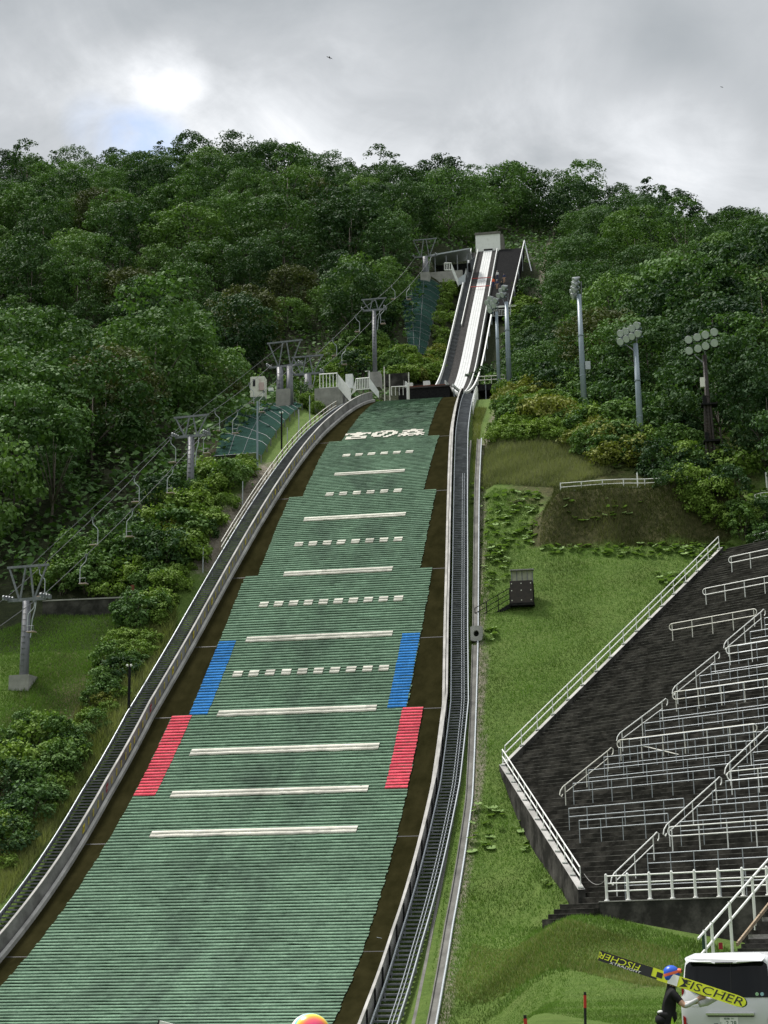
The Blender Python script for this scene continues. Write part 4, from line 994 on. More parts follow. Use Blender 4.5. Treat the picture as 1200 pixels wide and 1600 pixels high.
# ------------------------------------------------------------------ nets, stairs, huts and poles left of the slope
def net_mat():
    Q = bpy.data.materials.new('green_safety_net'); Q.use_nodes = True; t = Q.node_tree; b = t.nodes['Principled BSDF']; L = t.links.new
    b.inputs['Base Color'].default_value = (0.024, 0.055, 0.046, 1); b.inputs['Roughness'].default_value = 1.0; b.inputs['Specular IOR Level'].default_value = 0.0
    g = N('ShaderNodeNewGeometry', t); n = N('ShaderNodeTexNoise', t); n.inputs['Scale'].default_value = 1.3; n.inputs['Detail'].default_value = 5; L(g.outputs['Position'], n.inputs['Vector'])
    r = N('ShaderNodeMapRange', t); L(n.outputs['Fac'], r.inputs[0]); r.inputs[1].default_value = .3; r.inputs[2].default_value = .7; r.inputs[3].default_value = .62; r.inputs[4].default_value = .9
    tp = N('ShaderNodeBsdfTransparent', t); ms = N('ShaderNodeMixShader', t); L(r.outputs[0], ms.inputs[0]); L(tp.outputs[0], ms.inputs[1]); L(b.outputs[0], ms.inputs[2]); L(ms.outputs[0], t.nodes['Material Output'].inputs[0])
    return Q
M['net'] = net_mat()
def net(corners, label, nrow, h=0.55):
    """corners in photograph pixels: lower left, lower right, upper right, upper left; laid just above the ground"""
    ll, lr, ur, ul = [G(*c) for c in corners]; root = empty('safety_net', label=label, cat='net'); nu, nv = 10, 24; V = []; F = []
    for j in range(nv+1):
        for i in range(nu+1):
            u, v = i/nu, j/nv; p = (ll*(1-u)+lr*u)*(1-v)+(ul*(1-u)+ur*u)*v; g = float(ground(p[0], p[1]))
            V.append((p[0], p[1], max(p[2], g)+h-.12*math.sin(math.pi*((v*nrow) % 1))))
    for j in range(nv):
        for i in range(nu): k = j*(nu+1)+i; F.append((k, k+1, k+nu+2, k+nu+1))
    npmesh('netting', np.array(V), np.array(F), M['net'], parent=root, smooth=True)
    V = np.array(V)
    for r in range(nrow+1):
        j = int(round(r*nv/nrow)); mb = MB(); mb.tube([V[j*(nu+1)+i]+np.array([0, 0, .03]) for i in range(nu+1)], .024, 5); mb.build('rope', M['galv_dark'], root)
        for i in (0, nu):
            p = V[j*(nu+1)+i]; mb = MB(); mb.tube([p-(0, 0, h+.6), p+(0, 0, .12)], .05, 5); mb.build('stake', M['galv_dark'], root)
    for i in (3, 6): mb = MB(); mb.tube([V[j*(nu+1)+i]+np.array([0, 0, .03]) for j in range(nv+1)], .02, 4); mb.build('tie_rope', M['galv_dark'], root)
net([(335, 722), (408, 722), (472, 640), (398, 636)], 'dark green rope net laid below the lower lift, beside the left stairs', 9)
net([(640, 556), (664, 560), (690, 452), (622, 446)], 'green rope net laid on the upper slope left of the in-run', 13)
def steps_trail():
    a, b = G(285, 800), G(402, 640); mb = MB(); n = 46; root = empty('timber_steps', label='narrow timber step ladder climbing the bank beside the lower net', cat='steps')
    for k in range(n):
        p = a+(b-a)*k/n; g = float(ground(p[0], p[1])); p = np.array([p[0], p[1], g+.25]); q = MB(); q.box(p+(-.55, -.12, -.3), p+(.55, .12, 0)); q.build('step', M['wood_post'], root)
steps_trail()
def left_buildings():
    # pale control cabinet beside the twin column pylon
    p = at(391, 612, 160.5); s = at(413, 612, 160.5)[0]-p[0]; z = at(391, 589, 160.5)[2]-p[2]
    root = empty('lift_cabinet', tuple(p), label='pale grey cabinet with a dark door beside the twin column pylon', cat='cabinet')
    mb = MB(); mb.box(p+(0, 0, -.6), p+(s, 1.2, z)); mb.build('housing', M['rail_cream'], root, bevel=.02)
    mb = MB(); mb.box(p+(s*.18, -.03, z*.35), p+(s*.36, -.003, z*.82)); mb.build('door', M['ink'], root)
    mb = MB(); mb.box(p+(s*.62, -.12, .05), p+(s*.98, -.003, z*.55)); mb.tube([p+(s*.7, -.14, .1), p+(s*.7, -.14, z*.8)], .04, 5); mb.build('meter_box', M['seat'], root)
    mb = MB(); mb.box(p+(s+.4, .1, .0), p+(s+.9, .5, .35)); tag(mb.build('sand_box', M['rail_white']), 'small white box on the ground beside the pale cabinet', 'box')
    # concrete block carrying the white stairs
    y = 163.0; a = at(500, 612, y); b = at(531, 640, y); t = at(500, 606, y)
    root = empty('concrete_block', label='ribbed grey concrete block carrying the white stair landing', cat='wall')
    mb = MB(); mb.box((a[0]-.6, y, a[2]-3.5), (b[0]+.3, y+3.0, t[2]-.05)); mb.build('body', M['conc'], root)
    for k in range(9): x = a[0]-.5+k*(b[0]-a[0]+.8)/9; mb = MB(); mb.box((x, y-.05, a[2]-3.4), (x+.09, y-.004, t[2]-.08)); mb.build('rib', M['conc'], root)
    # white stairs and balustrades
    root = empty('white_stairs', label='white steel stairs and landing with barred rail on the concrete block', cat='stairs')
    zt = t[2]; x0 = a[0]-.1; x1 = at(527, 600, y)[0]
    mb = MB(); mb.box((x0, y+.1, zt-.04), (x1, y+2.4, zt+.04)); mb.build('landing', M['white'], root)
    for k in range(6): x = x0+.05+k*(x1-x0-.15)/5; mb = MB(); mb.tube([(x, y+.15, zt), (x, y+.15, zt+1.55)], .045, 5); mb.build('baluster', M['rail_white'], root)
    mb = MB(); mb.tube([(x0, y+.15, zt+1.55), (x1, y+.15, zt+1.55)], .06, 5); mb.build('top_rail', M['rail_white'], root)
    e = at(548, 622, y-1.2); mb = MB(); mb.prism([(x1, y+.1, zt+1.5), (x1, y+.1, zt), (e[0], e[1], e[2]-.5), (e[0], e[1], e[2]+1.0)], (.02, .12, 0)); mb.build('solid_balustrade', M['white'], root)
    for k in range(9):
        q = np.array([x1, y+.2, zt])+(np.array([e[0], y+.2, e[2]-.4])-np.array([x1, y+.2, zt]))*k/9; mb = MB(); mb.box(q, q+(.32, 1.1, .05)); mb.build('stair_tread', M['galv'], root)
    p = at(540, 607, y+2); mb = MB(); mb.box(p, p+(.75, .7, 1.6)); mb.build('white_locker', M['white'], root)
    # second white guard: low sloping ends with bars
    y = 166.5; c = [at(*q, y) for q in ((545, 620), (550, 610), (556, 592), (577, 590), (592, 610), (592, 622))]
    root = empty('white_guardrail', label='white barred guardrail with solid sloping ends above the slope crest', cat='railing')
    mb = MB(); mb.prism([c[0], c[1]+(0, 0, -.2), c[2], c[2]-(0, 0, 1.35)], (0, .1, 0)); mb.build('left_panel', M['white'], root)
    mb = MB(); mb.prism([c[3], c[3]-(0, 0, 1.2), c[5], c[4]-(0, 0, .1)], (0, .1, 0)); mb.build('right_panel', M['white'], root)
    for k in range(9):
        q = c[2]+(c[3]-c[2])*k/8; mb = MB(); mb.tube([q, q-(0, 0, 1.25)], .045, 5); mb.build('bar', M['rail_white'], root)
    for h in (0, 1.25): mb = MB(); mb.tube([c[2]-(0, 0, h), c[3]-(0, 0, h)], .055, 5); mb.build('rail', M['rail_white'], root)
    mb = MB(); q = c[3]; mb.tube([q-(0, 0, 1), q+(0, 0, .75), q+(-.45, 0, .75)], .06, 5); mb.build('hook_post', M['rail_white'], root)
    # shelter and white steps beside the in-run, upper left
    y = 258.0; a, b = at(672, 408, y), at(734, 397, y); zt = a[2]+.9
    root = empty('open_shelter', label='open dark shelter with grey flat roof left of the upper in-run', cat='shelter')
    mb = MB(); mb.prism([(a[0], y, zt), (b[0], y, zt+.75), (b[0], y, zt+.95), (a[0], y, zt+.25)], (0, 4.5, 0)); mb.build('roof', M['galv'], root)
    mb = MB(); mb.box((a[0]+.3, y+4.2, zt-4), (b[0]-.3, y+4.4, zt)); mb.build('back_wall', M['black'], root)
    for t in (.12, .4, .68, .93): x = a[0]+(b[0]-a[0])*t; mb = MB(); mb.box((x-.07, y+.3, zt-4.2), (x+.07, y+.44, zt)); mb.build('post', M['galv_dark'], root)
    mb = MB(); mb.box((a[0]-.6, y-.2, zt-4.9), (b[0]-1.3, y+.3, zt-3.0)); mb.build('plinth', M['conc'], root)
    y = 255.5; p0, p1, p2, p3 = at(694.5, 422, y), at(705.5, 422, y), at(716, 445, y), at(727, 440, y)
    root = empty('white_stairs', label='small white barred landing and stair beside the open shelter', cat='stairs')
    for k in range(5): q = p0+(p1-p0)*k/4; mb = MB(); mb.tube([q, q+(0, 0, 1.25)], .05, 5); mb.build('baluster', M['rail_white'], root)
    for h in (0, 1.25): mb = MB(); mb.tube([p0+(0, 0, h), p1+(0, 0, h)], .07, 5); mb.build('rail', M['rail_white'], root)
    mb = MB(); mb.prism([p1+(0, 0, 1.25), p1, p2-(0, 0, .3), p2+(0, 0, .9)], (0.02, .15, 0)); mb.build('solid_balustrade', M['white'], root)
    mb = MB(); mb.prism([p2+(0, .2, 0), p3+(0, .2, 0), p3+(0, .2, 1.5), p2+(0, .2, 1.2)], (0, .1, 0)); mb.build('mesh_panel', M['galv'], root)
    # retaining walls on the left
    a, b = G(66, 962), G(204, 957)
    root = empty('retaining_wall', label='low dark concrete retaining wall behind the mown knoll', cat='wall')
    za, zb = at(66, 940, a[1])[2], at(204, 934, b[1])[2]
    n_ = 8; d = (b-a)
    for k in range(1):
        mb = MB(); mb.prism([a-(0, 0, 1), b-(0, 0, 1), (b[0], b[1], zb), (a[0], a[1], za)], (0, .35, 0)); mb.build('wall', M['conc_wall'], root)
    mb = MB(); mb.bar((a[0], a[1]+.17, za+.05), (b[0], b[1]+.17, zb+.05), .45, .1); mb.build('coping', M['conc'], root)
    p = G(206, 958); mb = MB(); mb.box(p+(-.1, -.1, -.5), p+(.12, .12, 2.1)); tag(mb.build('rusty_post', M['rust_red']), 'rusty red post at the right end of the low dark retaining wall', 'post')
    a, b = at(600, 586, 198), at(636, 586, 198); mb = MB(); mb.box((a[0], 198, a[2]-1.5), (b[0], 198.5, a[2]+.12)); tag(mb.build('retaining_wall', M['conc_wall']), 'short grey retaining wall on the bank left of the take-off', 'wall')
    # slim poles
    for (px, py, pt, lab, mt, r) in ((402, 735, 627, 'tall pale grey pole in front of the lower net', M['teal_pole'], .10), (467, 690, 640, 'slim pale pole beside the middle of the left stairs', M['galv'], .06), (484, 664, 618, 'slim pole beside the concrete block', M['galv'], .06),
                                     (440, 702, 645, 'dark post with a pale lamp head near the lower net', M['black'], .09), (379, 790, 752, 'thin pole on the bare bank beside the left stairs', M['galv'], .05), (317, 892, 856, 'thin grey stake in the shrubs beside the left stairs', M['galv'], .05),
                                     (201, 1115, 1040, 'dark post with white fittings beside the lower left stairs', M['black'], .11), (449, 690, 668, 'short pale post near the lamp post', M['galv'], .05)):
        p = G(px, py); h = at(px, pt, p[1])[2]-p[2]; mb = MB(); mb.tube([p-(0, 0, .6), p+(0, 0, h)], [r, r*.8], 8)
        o = mb.build('pole', mt); tag(o, lab, 'pole')
        if mt is M['black']:
            for dx in (-.22, .2): q = MB(); q.ell(p+(dx*.6, -.1, h+.0), .07, .07, .09, 8, 5); q.bar(p+(0, 0, h-.1), p+(dx, -.1, h), .05, .05); f = q.build('lamp_head', M['rail_white'], None); f.parent = o
    for (px, py, pt, lab, mt) in ((601, 618, 573, 'tall thin pale pole right of the white guardrail', M['rail_cream']), (609, 614, 585, 'shorter thin pole beside the tall pale pole', M['rail_cream']), (639, 612, 582, 'thin pale pole at the left end of the take-off', M['rail_cream']), (637, 612, 600, 'stubby white post at the left end of the take-off', M['rail_white'])):
        y = 178.5; p = at(px, py, y); h = at(px, pt, y)[2]-p[2]; mb = MB(); mb.tube([p-(0, 0, 1.2), p+(0, 0, h)], .07 if pt < 595 else .14, 6); tag(mb.build('pole', mt), lab, 'pole')
left_buildings()

# ------------------------------------------------------------------ viewing cabin and fences on the right lawn
def cabin():
    y = 114.2; k = FPX/118.0
    bl, br = at(797.5, 945, y), at(833, 941, y); x0, x1 = bl[0], br[0]; z0 = bl[2]; z1 = at(815, 907, y)[2]; z2 = at(815, 885, y)[2]
    root = empty('viewing_cabin', label='small dark viewing cabin on a post with pale upper panel, on the lawn', cat='cabin')
    mb = MB(); mb.box((x0, y, z0+.12), (x1, y+.08, z1)); mb.build('front_panel', M['brown_steel'], root)
    for zz in (.3, 1.0, 1.5):
        for t in (.08, .5, .92):
            q = MB(); q.box((x0+(x1-x0)*t-.035, y-.02, z0+zz-.035), (x0+(x1-x0)*t+.035, y-.002, z0+zz+.035)); q.build('bolt', M['rail_cream'], root)
    mb = MB(); mb.box((x1-.06, y+.08, z0+.12), (x1, y+1.7, z1)); mb.build('side_panel', M['black'], root)
    mb = MB(); mb.box((x0, y+.085, z0+.12), (x0+.05, y+1.7, z1-.9)); mb.build('side_panel', M['brown_steel'], root)
    mb = MB(); mb.box((x0-.08, y-.08, z0-.08), (x1+.08, y+1.8, z0+.11)); mb.build('floor', M['black'], root)
    ug = mat('pale_panel', (0.30, 0.31, 0.22), .6, col2=(.42, .43, .33), vscale=3)
    mb = MB(); mb.box((x0+.02, y+1.5, z1-.2), (x1-.02, y+1.56, z2)); mb.build('back_panel', ug, root)
    for t in (0, .25, .5, .75, 1): q = MB(); x = x0+.02+(x1-x0-.1)*t; q.box((x, y+1.44, z1-.2), (x+.05, y+1.497, z2+.02)); q.build('mullion', M['galv_dark'], root)
    mb = MB(); mb.box((x0-.05, y+1.2, z2), (x1+.05, y+1.75, z2+.08)); mb.build('roof_edge', M['conc'], root)
    cx = (x0+x1)/2; g = float(ground(cx, y+.9)); mb = MB(); mb.box((cx-.22, y+.6, g-.6), (cx+.22, y+1.1, z0-.08)); mb.build('post', M['black'], root)
    # access stair down to the channel
    a = np.array([x0-.03, y+.5, z0+.05]); b = at(743, 976, y); b = np.array([b[0], y+.3, b[2]]); m_ = a+(b-a)*.05
    st = empty('cabin_stairs', label='black steel stairs with three rails rising to the viewing cabin', cat='stairs')
    for dy in (-.4, .4): q = MB(); q.bar(a+(0, dy, -.1), b+(0, dy, -.1), .06, .26); q.build('stringer', M['black'], st)
    n = 9
    for i in range(n): p = b+(a-b)*(i+.5)/n; q = MB(); q.box(p+(-.16, -.38, -.03), p+(.16, .38, .02)); q.build('tread', M['brown_steel'], st)
    for i in range(4): p = b+(a-b)*i/3; q = MB(); q.tube([p+(0, -.42, -.1), p+(0, -.42, 1.15)], .035, 5); q.build('post', M['black'], st)
    for h in (.4, .78, 1.15): q = MB(); q.tube([b+(0, -.42, h), a+(0, -.42, h)], .028, 5); q.build('rail', M['black'], st)
cabin()
def lawn_fences():
    def line(name, pts, h, label, rails=(.35, .68, 1.0), r=.045, mt=M['rail_white']):
        root = empty(name, tuple(pts[0]), label=label, cat='fence')
        for p in pts: mb = MB(); mb.tube([p-(0, 0, .3), p+(0, 0, h)], r, 6); mb.build('post', mt, root)
        for z in rails: mb = MB(); mb.tube([p+(0, 0, z) for p in pts], r*.75, 6); mb.build('rail', mt, root)
    a = at(876, 765, 125.3); pts = []
    for i in range(8):
        x = a[0]+i*1.62; y = 125.3+.0*i; pts.append(np.array([x, y, float(ground(x, y))-.05]))
    line('mound_fence', pts, 1.05, 'white three rail fence on top of the dark earth mound')
    p = at(996, 752, 126.5); p[2] = float(ground(p[0], p[1])); mb = MB(); mb.tube([p-(0, 0, .3), p+(0, 0, 1.7)], .06, 6); tag(mb.build('white_post', M['rail_white']), 'tall white post standing behind the mound fence', 'post')
    pts = [G(1181, 796), G(1190, 793), G(1222, 790)]; line('lawn_fence', pts, 1.15, 'white four rail fence at the right edge below the forest', (.25, .55, .85, 1.15))
    p = G(1199, 765); mb = MB(); mb.tube([p-(0, 0, .3), p+(0, 0, 1.4)], .09, 6); tag(mb.build('white_post', M['rail_white']), 'thick white post at the right edge, above the four rail fence', 'post')
    pts = [G(1178, 856), G(1215, 846)]; line('lawn_fence', pts, .95, 'white two rail fence above the topmost grandstand rail', (.5, .92))
lawn_fences()
def red_marker():
    p = hill(117.5, 9.0); p = at(597, 1483, hillYZ(117.3)[0]); root = empty('marker_lamp', label='small red marker on a thin bracket on the olive carpet, right edge', cat='marker')
    mb = MB(); mb.tube([p, p+(0, 0, .5), p+(-.25, 0, .55)], .02, 5); mb.build('bracket', M['galv'], root)
    mb = MB(); mb.box(p+(-.05, -.03, .05), p+(.05, .03, .42)); mb.build('body', M['red'], root)
red_marker()
def bottom_stairs():
    """rusty stair with white rails rising right from behind the van to the stand"""
    Y0 = 55.0; a = at(1152, 1482, Y0); b = at(1215, 1402, Y0+6.0)
    root = empty('access_stairs', label='rusty concrete stairs with white double rails behind the white van', cat='stairs')
    L_ = b-a; n = 12; side = np.array([.80, -.55, 0]); 
    for k in range(n):
        p = a+L_*k/n; mb = MB(); mb.prism([p, p+side*1.3, p+side*1.3+(0, 0, -.5), p+(0, 0, -.5)], L_/n*np.array([1, 1, 0])*.98); mb.build('step', M['conc'] if k in (3, 7) else M['conc_wall'], root)
    mb = MB(); mb.bar(a+(0, 0, .12), b+(0, 0, .12), .06, .12, mat=M['rust']); mb.build('rusty_stringer', None, root)
    def rl(off, t0, t1, posts, up=1.35, mt=M['rail_white']):
        for h in (up*.62, up): mb = MB(); mb.tube([a+L_*t0+off+(0, 0, h), a+L_*t1+off+(0, 0, h)], .04, 6); mb.build('rail', mt, root)
        for t in posts: p = a+L_*t+off; mb = MB(); mb.tube([p-(0, 0, .9), p+(0, 0, up+.06)], .055, 6); mb.build('post', mt, root)
    rl(-side*.1+np.array([-.1, 0, 0]), -.62, 1.1, (-.50, -.36, .02, .55)); rl(side*1.3, .1, 1.2, (.28, .8), 1.2)
    p = at(1101, 1500, 52); mb = MB(); h = at(1101, 1456, 52)[2]-p[2]; mb.tube([p-(0, 0, 1.2), p+(0, 0, h)], .05, 6); tag(mb.build('green_post', mat('dark_green_post', (.02, .05, .035), .5)), 'thin dark green post on the lawn left of the access stairs', 'post')
    p = at(1126, 1478, 53.5); mb = MB(); mb.box(p+(-.06, -.06, -.10), p+(.06, .06, .10)); tag(mb.build('red_hydrant', M['redplate']), 'small red box on the lawn behind the van roof', 'box')
bottom_stairs()

# ------------------------------------------------------------------ vegetation
def leaves(P, Nrm, size, rs, asp=0.78, jitter=0.48):
    """one pointed four-sided leaf per point"""
    n = len(P); nr = Nrm+rs.normal(0, jitter, (n, 3)); nr /= np.linalg.norm(nr, axis=1)[:, None]
    t = rs.normal(0, 1, (n, 3)); t -= nr*np.sum(t*nr, 1)[:, None]; t /= np.linalg.norm(t, axis=1)[:, None]; b = np.cross(nr, t)
    L = size*rs.uniform(.65, 1.35, n)[:, None]; Wd = L*asp
    dr = np.array([0, 0, -1.0])*L*.12
    V = np.stack([P-t*L*.5, P+b*Wd*.5+t*L*.05, P+t*L*.5+dr, P-b*Wd*.5+t*L*.05], 1).reshape(-1, 3)
    return V, np.arange(4*n).reshape(n, 4)
def crown_points(rs, R, H, nclump, per, flat=0.55, lo=-0.25, rc=(.26, .42), shape='dome'):
    """clumps spread through an uneven crown; leaves sit on the clumps' upper shells"""
    P = []; Nn = []; T = []
    squash = rs.uniform(.85, 1.15, 2); lean = rs.normal(0, .10, 2)
    for k in range(nclump):
        z = rs.uniform(lo, 1.0); ph = rs.uniform(0, 6.283)
        if shape == 'dome': q = math.sqrt(max(0.02, 1-max(z, 0)**2))*(1 if z > 0 else 1-.5*abs(z))
        elif shape == 'cone': q = .12+.88*(1-(z-lo)/(1-lo))
        else: q = math.sqrt(max(.02, 1-abs(z)**2.6))
        rad = q*rs.uniform(.45, 1.0)**.6; c = np.array([R*rad*math.cos(ph)*squash[0], R*rad*math.sin(ph)*squash[1], H*z*.55+H*.45])
        c[:2] += lean*H*z
        r = R*rs.uniform(*rc)*(0.8 if z > .6 else 1)
        m_ = int(per*rs.uniform(.6, 1.4)*(r/(R*.34))**2)
        d = rs.normal(0, 1, (m_, 3)); d /= np.linalg.norm(d, axis=1)[:, None]
        d[:, 2] = np.where((d[:, 2] < -.15) & (rs.random(m_) < .7), -d[:, 2], d[:, 2])
        rr = r*rs.uniform(.45, 1.05, m_)**.5
        P.append(c+d*rr[:, None]*np.array([1, 1, flat])); Nn.append(d*.85+np.array([0, 0, .45])+c/np.linalg.norm(c)*.2)
        T.append(np.clip(rs.normal(.5, .24)+rs.normal(0, .09, m_), 0, 1))
    return np.concatenate(P), np.concatenate(Nn), np.concatenate(T)
F_ = {}
F_['dark'] = foliage('dark_leaves', (0.015, 0.037, 0.018), (0.068, 0.128, 0.045), hue_obj=.5)
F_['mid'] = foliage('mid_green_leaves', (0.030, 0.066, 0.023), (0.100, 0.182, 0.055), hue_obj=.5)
F_['light'] = foliage('light_green_leaves', (0.060, 0.118, 0.032), (0.140, 0.230, 0.068), hue_obj=.4)
F_['olive'] = foliage('olive_leaves', (0.045, 0.060, 0.022), (0.090, 0.105, 0.040), hue_obj=.4)
F_['bush'] = foliage('bright_shrub_leaves', (0.095, 0.165, 0.030), (0.195, 0.285, 0.058), hue_obj=.35)
F_['yellow'] = foliage('yellowish_shrub_leaves', (0.105, 0.135, 0.028), (0.21, 0.225, 0.055), hue_obj=.35)
F_['dry'] = foliage('dry_grass_blades', (0.055, 0.068, 0.020), (0.150, 0.155, 0.062), hue_obj=0.0, trans=.15)
F_['blade'] = foliage('grass_blades', (0.066, 0.105, 0.024), (0.122, 0.218, 0.042), hue_obj=0.0, trans=.2)
F_['tan'] = foliage('tan_grass_blades', (0.105, 0.122, 0.050), (0.225, 0.24, 0.115), hue_obj=0.0, trans=.2)
F_['olive_grass'] = foliage('olive_grass_blades', (0.105, 0.130, 0.036), (0.235, 0.255, 0.10), hue_obj=0.0, trans=.2)
F_['butter'] = foliage('butterbur_leaves', (0.085, 0.16, 0.04), (0.20, 0.29, 0.10), hue_obj=0.0, trans=.15)
TREES = []
def make_tree(name, fol, R, H, trunk_h, seed, nclump=120, per=125, leaf=.33, flat=.66, shape='dome', lo=-.75, limbs=6, rc=(.15, .29)):
    rs = np.random.default_rng(seed); root = empty(name, (0, 0, 0)); root['_o'] = (0, 0, 0)
    P, Nn, T = crown_points(rs, R, H, nclump, per, flat, lo, rc, shape); P[:, 2] += trunk_h
    V, F = leaves(P, Nn, leaf, rs)
    mb = MB(); tp = trunk_h+H*.55; lean = rs.normal(0, .25, 2); r0 = .022*(trunk_h+H)*.6
    mb.tube([(0, 0, -1.5), (0, 0, 0.1), (lean[0]*.5, lean[1]*.5, trunk_h*.6), (lean[0], lean[1], tp)], [r0*1.3, r0, r0*.75, r0*.25], 7)
    for k in range(limbs):
        a = k*6.283/limbs+rs.uniform(-.4, .4); z = trunk_h*rs.uniform(.6, 1.0); e = np.array([R*.7*math.cos(a), R*.7*math.sin(a), trunk_h+H*rs.uniform(.25, .6)]); s_ = np.array([lean[0]*.5, lean[1]*.5, z])
        mb.tube([s_, (s_+e)/2+(0, 0, .3), e], [r0*.5, r0*.33, r0*.12], 5)
    mb.build('trunk', M['bark'], root, smooth=True)
    npmesh('crown', V, F, F_[fol], {'tone': ('FACE', T)}, parent=root)
    root['R'] = R; TREES.append(root); root.location = (0, -900-20*len(TREES), 0); return root
PROTO = dict(
    dark=[make_tree('broadleaf_tree', 'dark', 5.2, 8.0, 2.0, 11), make_tree('broadleaf_tree', 'dark', 4.5, 8.8, 2.0, 12, shape='oval'), make_tree('broadleaf_tree', 'dark', 6.0, 7.4, 2.2, 13, flat=.52)],
    mid=[make_tree('broadleaf_tree', 'mid', 5.3, 8.0, 2.0, 21), make_tree('broadleaf_tree', 'mid', 4.7, 8.6, 2.0, 22, shape='oval'), make_tree('broadleaf_tree', 'mid', 6.2, 7.2, 2.4, 23, flat=.5)],
    light=[make_tree('broadleaf_tree', 'light', 5.0, 7.6, 1.8, 31), make_tree('broadleaf_tree', 'light', 5.6, 6.8, 2.0, 32, flat=.52)],
    olive=[make_tree('broadleaf_tree', 'olive', 4.9, 7.4, 1.8, 41)],
    airy=[make_tree('slender_tree', 'mid', 3.3, 8.2, 3.0, 51, nclump=52, per=80, shape='oval', rc=(.18, .30), limbs=8), make_tree('slender_tree', 'dark', 3.0, 8.8, 3.4, 52, nclump=50, per=80, shape='oval', rc=(.18, .3), limbs=8)])
def crown_mesh_of(t): return [c for c in KIDS[t.name] if c.name.startswith('crown')][0]
CLEAR = [[(590, 460), (640, 370), (900, 345), (845, 480), (830, 640), (560, 640)],      # in-run, shelter, upper net
         [(330, 640), (395, 520), (545, 505), (600, 560), (560, 660), (330, 740)]]       # twin pylon, cabinet, lower net
CLEARM = [([(1040, 500), (1190, 500), (1190, 760), (1040, 760)], 133.5), ([(950, 490), (1045, 490), (1045, 720), (950, 720)], 138.5), ([(870, 420), (950, 420), (950, 670), (870, 670)], 149.5)]   # the masts stand in front of the forest
def inpoly(x, y, P):
    c = False; n = len(P)
    for i in range(n):
        (x1, y1), (x2, y2) = P[i], P[(i+1) % n]
        if (y1 > y) != (y2 > y) and x < (x2-x1)*(y-y1)/(y2-y1)+x1: c = not c
    return c
def inpoly_v(x, y, P):
    c = np.zeros(len(x), bool); n = len(P)
    for i in range(n):
        (x1, y1), (x2, y2) = P[i], P[(i+1) % n]
        if y1 == y2: continue
        c ^= ((y1 > y) != (y2 > y)) & (x < (x2-x1)*(y-y1)/(y2-y1)+x1)
    return c
def seglen(p, a, b):
    d = b-a; t = np.clip(((p-a)@d)/(d@d), 0, 1); return np.linalg.norm(p-a-d*t)
LIFT = [(PA[:2], PB[:2]), (PB[:2], PC[:2]), (PC2[:2], PD[:2]), (PD[:2], PE[:2])]
def free(x, y, rad):
    w = x-AX; p = np.array([x, y])
    if y < 275 and abs(w) < 7.5+rad*.8: return False
    if y > 182 and y < 280 and 0 < w < 9+rad*.6: return False
    if y < 184 and abs(w) < 26 and w < 0: return False
    for a, b in LIFT:
        if seglen(p, np.asarray(a), np.asarray(b)) < 1.6+rad*.55: return False
    return True
cand = []
def place_trees():
    rs = np.random.default_rng(77); placed = []
    tries = 0
    while tries < 60000 and len(placed) < 330:
        tries += 1
        y = rs.uniform(112, 358); x = -0.155*y+rs.uniform(-.33, .33)*y
        w = x-AX
        if y < 182:
            if w < 0 and (x > -41.5+0.05*(y-118) or y < 119): continue
            if w > 0 and (x < np.interp(y, [112, 128, 140, 150, 165, 182], [14, 11.5, 6.5, 2.0, -3.5, -5.5])): continue
        d = 6.6 if y < 185 else 7.4 if y < 260 else 7.9
        if any((x-q[0])**2+(y-q[1])**2 < (d*.5*(sc_+q[3]))**2 for q in placed): continue
        sc_ = rs.uniform(.68, 1.0) if rs.random() < .6 else rs.uniform(.95, 1.35)
        if not free(x, y, 4.6*sc_): continue
        z = float(ground(x, y)); q = project(np.array([[x, y, z+3], [x, y, z+8.5*sc_], [x, y, z+11*sc_]]))
        if q[1, 0] < -70 or q[1, 0] > 1270 or q[1, 1] > 1650: continue
        if any(inpoly(*a, P) for a in q for P in CLEAR): continue
        if any(y < ym and inpoly(*a, P) for a in q for P, ym in CLEARM): continue
        placed.append((x, y, z, sc_, q))
    placed.sort(key=lambda q: q[1]); cnt = {}
    for i, (x, y, z, sc_, q) in enumerate(placed):
        px, py = q[1]; r = rs.random(); w = x-AX
        if y > 325: kind = 'airy' if r < .35 else 'mid' if r < .65 else 'dark'
        elif w > 0: kind = 'dark' if r < .42 else 'mid' if r < .80 else 'light' if r < .9 else 'olive' if r < .94 else 'airy'
        else: kind = 'dark' if r < .38 else 'mid' if r < .74 else 'light' if r < .86 else 'olive' if r < .92 else 'airy'
        if w < 0 and y < 190 and r < .5: kind = 'mid' if r < .3 else 'light'
        pr = PROTO[kind]; t = pr[int(rs.integers(len(pr)))]
        side = 'left of the ramp' if w < 0 else 'right of the ramp'
        band = 'on the skyline ridge' if y > 325 else 'high on the forested hillside' if y > 265 else 'on the middle of the forested hillside' if y > 195 else 'low on the hillside'
        if y <= 195: band += ' behind the chairlift' if w < 0 else ' behind the lamp masts'
        word = {'dark': 'dark green broadleaf tree', 'mid': 'mid green broadleaf tree', 'light': 'light green broadleaf tree', 'olive': 'brownish olive broadleaf tree', 'airy': 'slender open-crowned tree'}[kind]
        lab = f'{word} {band}, {side}'
        o = fast_copy(t, (x, y, z-.3), rs.uniform(0, 6.28), (sc_*rs.uniform(.9, 1.12), sc_*rs.uniform(.9, 1.12), sc_*rs.uniform(.92, 1.22)), lab, f'{word}s {band}, {side}')
        o['category'] = 'tree'
    return placed
placed = place_trees()
print('trees', len(placed))
